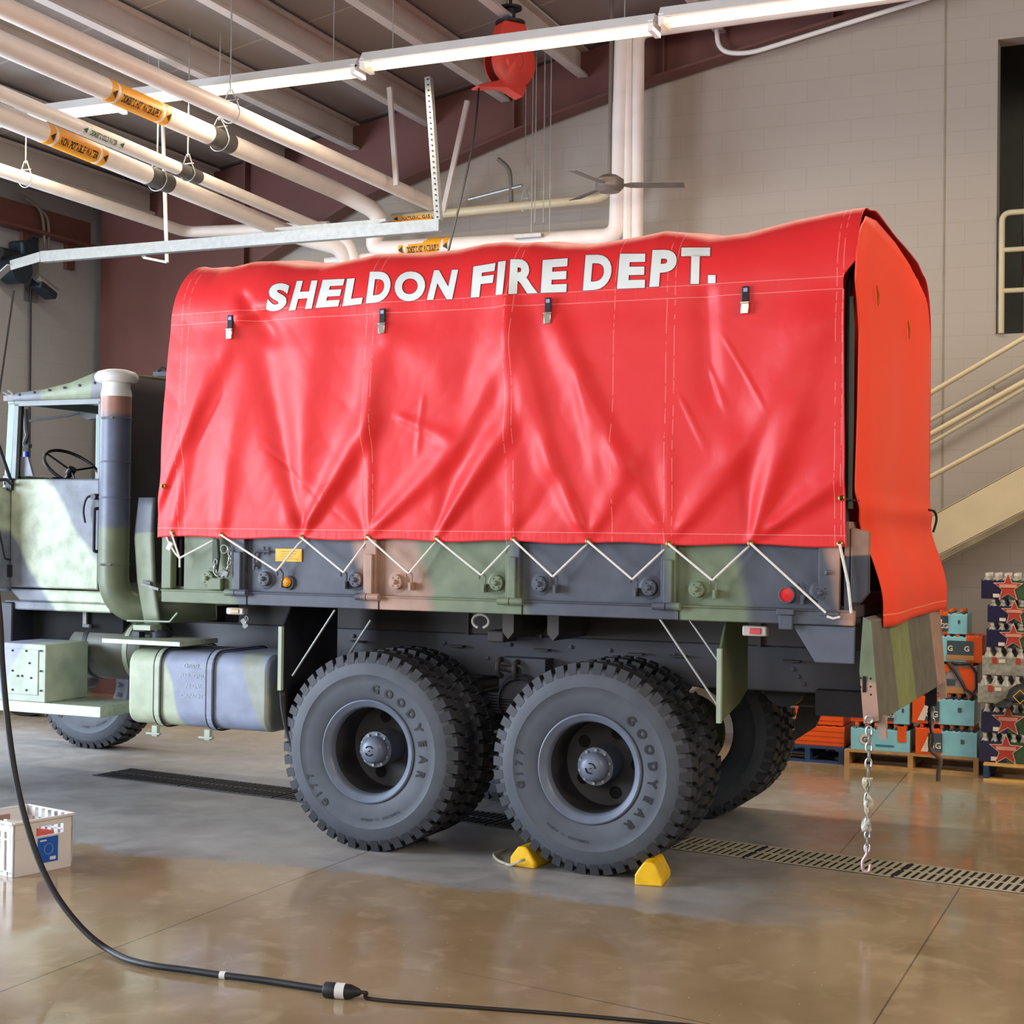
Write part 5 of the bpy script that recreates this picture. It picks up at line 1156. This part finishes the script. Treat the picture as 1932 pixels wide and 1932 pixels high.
m = MB(); c_ = K(wx*.58,-.006,.12); m.tube([c_+ux*.028*math.cos(a)+_Z*.028*math.sin(a) for a in [2*PI*i/20 for i in range(20)]], .003, 5, closed=True); m.build('label_disc', pbr('label_grey', L(120,140,170), .5), lb)
def content(name, pts, vec, mat, label, cat): return tag(MB().prism(pts, vec).build(name, mat, bevel=.004, smooth=0), label, cat)
content('cardboard_flap', [K(.03,.20,.06), K(.13,.20,.06), K(.15,.24,.29), K(.02,.24,.29)], uy*.01, pbr('brown_card', L(150,122,108), .8), 'brown cardboard piece standing in the white crate', 'cardboard')
content('paper_bundle', [K(.02,.05,.02), K(.20,.05,.02), K(.17,.10,.26), K(.07,.16,.28)], uy*.03, WHITE, 'white folded sheet leaning inside the white crate', 'paper')
content('magazine', [K(wx*.40,.03,.03), K(wx*.8,.03,.03), K(wx*.8,.06,.20), K(wx*.40,.06,.235)], uy*.02, pbr('magazine_red', L(196,80,72), .5, 0, .5, 14), 'red printed item seen through the crate hand hole', 'magazine')

# cable with plug
hose = [(-14,1010),(-8,1090),(0,1170),(4,1250),(12,1340),(22,1420),(34,1490),(52,1560),(72,1620),(92,1664),(112,1698),(140,1735),(172,1768),(205,1792),(240,1810),(290,1822),(350,1830),(420,1840),(500,1850),(565,1860),(612,1867)]
P_ = []
for i, (px, py) in enumerate(hose):
    q = at(px, py, Y=-2.36)
    if q.z < .016 or py > 1815: q = at(px, py, Z=.016)
    P_.append(q)
t = thing('power_cable', at(640,1868,Z=0), 'thick black cable sweeping down from the left and across the floor to a connector', 'cable')
MB().tube(smoothpath(P_, 6), .014, 10).build('cable', BLACK, t)
q0 = at(421,1840,Z=.016); dv = (at(440,1842,Z=.016)-q0).normalized(); MB().cyl(q0-dv*.013, q0+dv*.013, .0165, 14).build('white_band', WHITE, t)
a = at(612,1867,Z=.03); b = at(662,1871,Z=.03); d = (b-a).normalized()
o = MB().tube([a, a+d*.005, a+d*.055, a+d*.055], [.028,.031,.031,.029], 18).tube([a+d*.085, a+d*.11, a+d*.145, a+d*.15], [.030,.028,.014,.010], 18).build('connector', BLACK, t)
MB().tube([a+d*.050, a+d*.088], .0315, 18).build('connector_band', WHITE, o)
e = a+d*.145; cp = [e, e+d*.03]+[at(x, y, Z=.008) for x, y in ((690,1882),(720,1887),(790,1893),(900,1901),(1010,1909),(1110,1917),(1210,1926),(1330,1937),(1420,1946))]
MB().tube(smoothpath(cp, 5), .0075, 8).build('thin_cord', pbr('brown_black', L(34,24,22), .6), t)

# drain grates
GR = pbr('grate_iron', L(184, 174, 150), .55, .1, .2, 12)
d0 = Vector((-3.15, 1.449, 0)); d1 = Vector((3.60, .640, 0)); dd = (d1-d0).normalized(); dn = Vector((-dd.y, dd.x, 0)); TLn = (d1-d0).length
pit = MB().prism([d0-dd*0+dn*0+Vector((0,0,.0005)), d1+dd*1.0+Vector((0,0,.0005)), d1+dd*1.0+dn*.40+Vector((0,0,.0005)), d0+dn*.40+Vector((0,0,.0005))], (0,0,.002)); struct(pit.build('trim_2', HOLE, smooth=0))
n = 9; seg = (TLn+1.0)/n
g = None
for i in range(n):
    s0 = d0+dd*(seg*i+.01)
    m = MB(); z0, z1 = .003, .007; q = lambda u, v: s0+dd*u+dn*v
    L_ = seg-.02
    for v in (.0, .19, .375): m.prism([q(0,v)+_Z*z0, q(L_,v)+_Z*z0, q(L_,v+.014)+_Z*z0, q(0,v+.014)+_Z*z0], (0,0,z1-z0))
    nb = 19
    for k in range(nb):
        u = L_*(k+.25)/nb; sh = -.0
        m.prism([q(u,.01)+_Z*z0, q(u+L_/nb*.5,.01)+_Z*z0, q(u+L_/nb*.5,.385)+_Z*z0, q(u,.385)+_Z*z0], (0,0,z1-z0-.001))
    tag(m.build('drain_grate', GR if i > 4 else pbr('shaded_grate', L(50,50,52), .5, .4, .2, 12), smooth=0), ['dark','dark','dark','dark','dark','pale worn','pale worn','pale worn','pale worn'][i]+' iron drain grate, number %s along the floor trench from the left' % ['one','two','three','four','five','six','seven','eight','nine'][i], 'drain grate', 'floor trench grates')  # one iron; uneven lighting put into colour, dark left and pale right

# another vehicle's tyre far left
tb = thing('parked_wheel', (-6.1, 4.1, 0), 'black tyre low at the left edge, partly hidden behind the lower step', 'tyre')
q = at(38, 1352, Z=0); m = MB(); m.lathe([(.28,.05),(.33,.01),(.42,.0),(.47,.02),(.50,.05),(.50,.20),(.47,.23),(.28,.2)], (q.x, q.y, .50), 'Y', 48, close=True); m.build('tyre', BLACK, tb); MB().lathe([(.28,.06),(.26,.08),(.2,.12),(.01,.12)], (q.x, q.y, .5), 'Y', 32).build('rim', DARK, tb)

# ================================================================== STAIRS AND LOFT RAIL
t = thing('staircase', (1.5, 5.5, 0), 'cream painted steel staircase rising to the right along the back wall', 'staircase')
SY0 = 4.95
def sl(px0, py0, px1, py1, y): 
    a = at(px0, py0, Y=y); b = at(px1, py1, Y=y); k = (b.z-a.z)/(b.x-a.x); return (lambda x: a.z+k*(x-a.x))
lo = sl(1772,1047,1932,964,SY0); hi = sl(1757,974,1932,878,SY0); XA, XB = -.9, 4.2
XA = max(-.9, 2.4-(lo(2.4)-.0)/((lo(3)-lo(2))))
for y, nm in ((SY0, 'stringer'), (SY0+1.05, 'stringer')):
    m = MB(); xb0 = 2.4-(hi(2.4))/((hi(3)-hi(2))); m.prism([(XA, y, 0), (XB, y, lo(XB)), (XB, y, hi(XB)), (xb0, y, 0)] if xb0 < XA else [(XA, y, 0), (XB, y, lo(XB)), (XB, y, hi(XB)), (XA, y, hi(XA))], (0, .012, 0))
    m.bar((XA, y+.03, hi(XA)), (XB, y+.03, hi(XB)), .06, .01); m.bar((XA, y+.03, lo(XA)), (XB, y+.03, lo(XB)), .06, .01); m.build(nm, CREAMP, t, smooth=0)
m = MB(); sl_ = (hi(3)-hi(2)); k = 0; x = XA+.3
while x < XB-.2: z = lerp(lo(x), hi(x), .7); m.box((x, SY0+.02, z), (x+.26, SY0+1.04, z+.03)); x += .29
m.build('stair_tread', pbr('tread_grey', L(120,112,96), .7), t, smooth=0)
railf = [sl(1750,744,1932,637,SY0), sl(1750,822,1932,720,SY0), sl(1747,904,1932,804,SY0)]
m = MB()
for f_, r in zip(railf, (.021, .024, .021)): m.tube([(XA+.35, SY0+.02, f_(XA+.35)), (XB, SY0+.02, f_(XB))], r, 12)
m.build('handrail', CREAMP, t)
m = MB(); wr = sl(1750,794,1932,690,6.05); wr2 = sl(1750,838,1932,732,6.05)
m.tube([(XA+.4, 6.1, wr(XA+.4)), (XB, 6.1, wr(XB))], .02, 10).tube([(XA+.4, 6.1, wr2(XA+.4)), (XB, 6.1, wr2(XB))], .018, 10)
for x in (0.4, 1.6, 2.8, 4.0): m.tube([(x, 6.1, wr(x)), (x, 6.2, wr(x)-.03)], .01, 8)
m.build('wall_rail', CREAMP, t)
m = MB()
for x in (XA+.35, .9, 1.9, 4.15): m.cyl((x, SY0+.02, lerp(lo(x), hi(x), .8)), (x, SY0+.02, railf[0](x)), .02, 10)
m.build('baluster', CREAMP, t)
t = thing('loft_guard_rail', (3.9, 6.1, 3.66), 'cream tubular guard rail across the loft opening at upper right', 'railing')
m = MB(); ya = 6.16; a = at(1878, 400, Y=ya); zt_ = a.z-.02; zb = 3.66
m.tube(bend([(2.86, ya, zb), (2.86, ya, at(1890,402,Y=ya).z), (ox1-.04, ya, at(1890,402,Y=ya).z), (ox1-.04, ya, zb)], .08), .026, 12)
for y_ in (472, 549): z = at(1890, y_, Y=ya).z; m.cyl((2.86, ya, z), (ox1-.04, ya, z), .022, 10)
m.build('rail', CREAMP, t)
t = thing('loft_rack', (3.05, 7.0, 3.66), 'grey metal frame with slanted brace inside the dark loft opening', 'rack')
m = MB(); m.cyl((2.98,6.9,3.66), (2.98,6.9,5.6), .02, 8).cyl((2.98,6.9,5.5), (3.7,6.9,5.5), .018, 8).cyl((3.02,6.8,5.2), (3.4,6.8,3.66), .015, 8).cyl((3.0,6.75,4.7),(3.05,6.75,3.66),.03,8); m.build('frame', GREYM, t)
t = thing('loft_board', (3.4, 8.8, 3.67), 'pale vertical board standing deep in the loft', 'board'); MB().box((3.2,8.8,3.67),(3.55,8.85,6.9)).build('board', GREYM, t, smooth=0)

# ================================================================== PALLETS AND DRINKS
def pallet(x0, x1, y0, y1, mat, mat2, label):
    t = thing('pallet', ((x0+x1)/2, (y0+y1)/2, 0), label, 'pallet')
    m = MB()
    for x in (x0, (x0+x1)/2-.02, x1-.04): m.box((x, y0, .018), (x+.04, y1, .115))
    m.build('stringer_board', mat2, t, smooth=0)
    m = MB(); n = 7
    for i in range(n): y = lerp(y0, y1-.09, i/(n-1)); m.box((x0, y, .115), (x1, y+.09, .133))
    for y in (y0, (y0+y1)/2, y1-.09): m.box((x0, y, 0), (x1, y+.09, .018))
    m.build('deck_board', mat, t, smooth=0); return t
PX = lambda px, y=4.65, py=1450: at(px, py, Y=y).x
pallet(PX(1452), PX(1588), 4.72, 5.75, BLUEP, BLUEP, 'blue pallet under the orange wrapped cases, leftmost of the pallets')
pallet(PX(1592), PX(1846), 4.66, 5.7, WOOD, WOOD, 'bare wood pallet under the blue and orange drink cases')
pallet(PX(1856,4.45), PX(1856,4.45)+1.2, 4.42, 5.5, WOODY, BLUEP, 'yellow topped pallet with blue blocks under the bottled water packs')
ORG = pbr('case_orange', L(236, 92, 28), .35, 0, .06, 10); CBLUE = pbr('case_blue', L(140, 206, 220), .3, 0, .08, 10); NAVY = pbr('case_navy', L(26, 24, 62), .35, 0, .15, 10)
BOT = pbr('drink_bottle', L(70, 84, 92), .2, 0, .2, 12); CLEAR = pbr('water_bottle', L(176, 174, 160), .18, 0, .25, 30); CAPW = pbr('white_cap', L(226, 222, 212), .4); CAPO = pbr('orange_cap', L(240, 110, 30), .4)
STAR = pbr('star_red', L(180, 58, 40), .4, 0, .08); STARW = pbr('star_white', L(226, 212, 196), .5); CARD = pbr('tray_card', L(176, 128, 80), .8); GRNP = pbr('leaf_green', L(52, 84, 50), .5, 0, .3, 20)
def case(px0, px1, py0, py1, Y, kind, label, depth=.30, grp='drink cases stacked on the pallets', over=None):
    a = at(px0, py1, Y=Y); b = at(px1, py0, Y=Y); x0, x1, z0 = a.x, b.x, a.z; z1 = at(px0, py0, Y=Y).z
    z1 = (z1+b.z)/2
    if over is not None: h = z1-z0; z0 = over; z1 = z0+h
    h = z1-z0; w_ = x1-x0
    t = thing('drink_case', ((x0+x1)/2, Y+depth/2, z0), label, 'drink case', grp)
    nx = max(3, round(w_/.075)); ny = max(2, round(depth/.075)); r = min(w_/nx, depth/ny)*.48
    bt = MB(); cp = MB()
    for i in range(nx):
        for j in range(ny):
            c = Vector((x0+w_*(i+.5)/nx, Y+depth*(j+.5)/ny, z0))
            if j in (0, ny-1) or i in (0, nx-1): bt.lathe([(r,.005),(r,h*.55),(r*.85,h*.72),(r*.4,h*.86),(r*.4,h*.9)], c, 'Z', 10)
            cp.cyl(c+Vector((0,0,h*.88)), c+Vector((0,0,h*.985)), r*.42, 8)
    water = kind in ('star', 'clear')
    bt.build('bottles', CLEAR if water else BOT, t); cp.build('caps', CAPW if water else CAPO, t)
    f = Y-.006; e = .004
    def pan(u0, u1, v0, v1, mat, nm, yy=0): 
        return MB().box((lerp(x0,x1,u0), f-yy-.001, lerp(z0,z1,v0)), (lerp(x0,x1,u1), f-yy+.001, lerp(z0,z1,v1))).build(nm, mat, t, smooth=0)
    def wrap(v1, mat, nm='shrink_wrap', u0=0, u1=1):
        X0, X1 = lerp(x0,x1,u0)-e, lerp(x0,x1,u1)+e; zt = z0+h*v1
        n = 14; m = MB()
        m.prism([(X0, f, z0), (X1, f, z0)]+[(lerp(X1, X0, i/n), f, zt+h*.03*math.cos(i/n*nx*2*PI)) for i in range(n+1)], (0, depth+.012, 0)); return m.build(nm, mat, t, bevel=.004, smooth=30)
    if kind == 'blueorange':
        wrap(.80, CBLUE, u0=.42); wrap(.86, ORG, 'orange_wrap', 0, .42)
        pan(.20, .44, .10, .72, BOT, 'bottle_window', .004); m = MB()
        for u in (.26, .37): text_mb(m, 'G', (lerp(x0,x1,u), f-.008, lerp(z0,z1,.22)), (1,0,0), (0,0,1), h*.2, .03, True)
        m.build('bottle_lettering', STARW, t, smooth=0); m = MB(); m.add([(lerp(x0,x1,.08), f-.007, lerp(z0,z1,.1)), (lerp(x0,x1,.2), f-.007, lerp(z0,z1,.1)), (lerp(x0,x1,.26), f-.007, lerp(z0,z1,.55)), (lerp(x0,x1,.2), f-.007, lerp(z0,z1,.6))], [(0,1,2,3)]); m.build('bolt_stripe', STARW, t, smooth=0)
        pan(.74, .80, .42, .56, BOT, 'print_mark', .004)
    elif kind == 'bluefront':
        wrap(.78, CBLUE); m = MB(); c = Vector((lerp(x0,x1,.24), f-.004, lerp(z0,z1,.40))); m.lathe([(h*.2,0),(.001,-.001)], c, 'Y', 20); m.build('print_disc', STARW, t); m = MB(); text_mb(m, 'G', (c.x, f-.008, c.z-h*.1), (1,0,0), (0,0,1), h*.2, .03, True); m.build('print_lettering', BOT, t, smooth=0)
        pan(.42, .74, .18, .24, pbr('print_line', L(40,120,150), .5), 'print_line', .003); pan(.80, .95, .38, .95, ORG, 'orange_tag', .004)
    elif kind == 'open':
        wrap(.92, CBLUE, u0=0, u1=.6); wrap(.96, ORG, 'orange_wrap', .6, 1)
        pan(.12, .78, .22, .78, BOT, 'bottle_window', .004); m = MB()
        for u in (.2, .62): text_mb(m, 'G', (lerp(x0,x1,u), f-.008, lerp(z0,z1,.4)), (1,0,0), (0,0,1), h*.2, .03, True)
        m.build('bottle_lettering', STARW, t, smooth=0); pan(.10, .80, .08, .26, CARD, 'card_tray', .006)
    elif kind == 'orange':
        wrap(.95, ORG)
        for k in range(3): pan(0, 1, .2+.25*k, .215+.25*k, pbr('wrap_crease', L(190,60,20), .4), 'wrap_crease', .002)
    elif kind == 'bag':
        wrap(.9, pbr('clear_bag', L(150,140,140), .3, 0, .3, 20)); m = MB()
        m.add([(lerp(x0,x1,u), f-.006, lerp(z0,z1,v)) for u, v in ((.55,.85),(.9,.85),(.98,.6),(.97,.05),(.8,.1))], [(0,1,2,3,4)]); m.add([(lerp(x0,x1,u), f-.006, lerp(z0,z1,v)) for u, v in ((.0,.8),(.3,.95),(.38,.75),(.0,.45))], [(0,1,2,3)]); m.build('orange_panel', ORG, t, smooth=0)
        m = MB(); m.tube([(lerp(x0,x1,u), f-.012, lerp(z0,z1,v)) for u, v in ((.3,1.0),(.5,.7),(.75,.15),(.92,.02),(1.0,.2),(1.0,.7),(.85,1.0),(.6,.95),(.4,1.0))], .012, 6); m.build('dark_binding', BLACK, t)
        pan(.1, .7, .0, .2, CARD, 'card_tray', .006); pan(.2, .5, .25, .45, BOT, 'bottle_window', .003)
    elif kind == 'star':
        wrap(.72, NAVY, u0=0, u1=.46); wrap(.72, GRNP, 'leaf_wrap', .46, 1); cx, cz = lerp(x0, x1, .46), z0+h*.44; R_ = h*.52
        for sc, mt, yy in ((1.12, STARW, .005), (1.0, STAR, .008)):
            m = MB(); P5 = [(cx+R_*sc*(1 if i % 2 == 0 else .42)*math.sin(PI*i/5), f-yy, cz+R_*sc*(1 if i % 2 == 0 else .42)*math.cos(PI*i/5)) for i in range(10)]; m.add(P5+[(cx, f-yy, cz)], [(i, (i+1) % 10, 10) for i in range(10)]); m.build('star_emblem' if sc == 1 else 'star_border', mt, t, smooth=0)
        MB().box((cx-R_*.62, f-.0115, cz-.0), (cx+R_*.62, f-.009, cz+h*.13)).build('star_banner', pbr('banner', L(214,150,130), .5), t, smooth=0)
        pan(.20, .31, .06, .2, STARW, 'price_tag', .004)
    elif kind == 'clear':
        wrap(.66, pbr('clear_wrap', L(150,150,136), .15, 0, .3, 30)); 
        for u in (.18, .62): pan(u, u+.09, .42, .64, STAR, 'red_print', .004)
        pan(.30, .42, .45, .58, STARW, 'white_print', .004); pan(.82, .98, .0, .7, NAVY, 'navy_print', .004)
    TOPZ[0] = z0+h+.002
    return t
TOPZ = [0]
G1 = 'drink cases stacked on the pallets'
case(1500,1592,1388,1424,4.78,'orange','orange shrink wrapped case, lowest on the blue pallet',.45,G1, .133)
case(1500,1590,1352,1388,4.78,'orange','orange shrink wrapped case, middle of the stack on the blue pallet',.45,G1,TOPZ[0])
case(1500,1588,1312,1352,4.78,'orange','orange wrapped case behind the mud flap, top of the blue pallet stack',.45,G1,TOPZ[0])
case(1606,1716,1374,1422,4.70,'bluefront','pale blue drink case with orange tag, left end of the wood pallet bottom row',.38,G1,.133); tz = TOPZ[0]
case(1606,1660,1346,1372,4.74,'orange','small orange case seen left of the hanging chain',.3,G1,tz)
case(1664,1716,1322,1374,4.72,'blueorange','pale blue drink case just below the corner of the tailgate',.36,G1,tz)
case(1728,1843,1382,1436,4.68,'blueorange','orange and pale blue drink case, right end of the wood pallet bottom row',.38,G1,.133)
case(1722,1838,1328,1384,4.69,'blueorange','orange and pale blue drink case, second from the bottom at right of the wood pallet',.38,G1,TOPZ[0]); tz = TOPZ[0]
case(1764,1842,1272,1328,4.70,'bag','open orange bagged case with black binding, third from the bottom',.36,G1,tz)
case(1778,1853,1222,1272,4.72,'open','drink case with dark bottle window, second from the top of its stack',.34,G1,TOPZ[0])
case(1762,1824,1176,1222,4.76,'blueorange','topmost orange and pale blue drink case, beside the tailgate edge',.30,G1,TOPZ[0])
case(1708,1757,1276,1326,4.74,'open','orange topped drink case mostly hidden behind the tailgate corner',.34,G1,tz)
case(1704,1772,1222,1272,4.78,'blueorange','drink case hidden left of the dark windowed one',.30,G1,TOPZ[0])
G2 = 'water packs stacked on the yellow pallet'
zz_ = .133
for px0, px1, py0, py1, Y, kd, lb_ in ((1848,1958,1380,1432,4.50,'star','star label water pack, lowest of the pile at the right edge'),
    (1852,1962,1327,1378,4.51,'star','star label water pack, second from the bottom at the right edge'),
    (1846,1950,1276,1326,4.53,'clear','clear wrapped water pack behind the black cap, lower of the two clear packs'),
    (1854,1956,1226,1276,4.55,'clear','clear wrapped water pack, upper of the two clear packs'),
    (1862,1972,1182,1226,4.56,'star','star label water pack, third from the top at the right edge'),
    (1864,1974,1140,1182,4.57,'star','star label water pack, second from the top at the right edge'),
    (1852,1962,1092,1140,4.58,'star','star label water pack on top of the pile at the right edge')):
    case(px0,px1,py0,py1,Y,kd,lb_,.38,G2,zz_); zz_ = TOPZ[0]
# black cap hanging in front of the packs
q = at(1932, 1318, Y=4.33); t = thing('black_cap', q, 'black cap with yellow badge lying against the water packs at the right edge', 'cap')
m = MB(); m.lathe([(.001,.11),(.06,.10),(.11,.06),(.135,.0),(.13,-.03)], q+Vector((0,.05,0)), 'Z', 24); m.build('crown', BLACK, t); m = MB(); m.grid(lambda u, v: q+Vector((-.02-.13*math.cos((u-.5)*2.4)*(1+.6*v), .05+.13*math.sin((u-.5)*2.4)*(1+.3*v), -.02-.05*v)), 10, 4); m.build('brim', BLACK, t, solid=.006)
m = MB(); c = q+Vector((-.02,-.088,.02)); m.tube([c+Vector((-.05,0,.0)), c+Vector((0,-.004,.05)), c+Vector((.05,0,0)), c+Vector((0,-.004,-.05))], .004, 6, closed=True); m.build('badge', pbr('badge_yellow', L(232,190,40), .5), t)
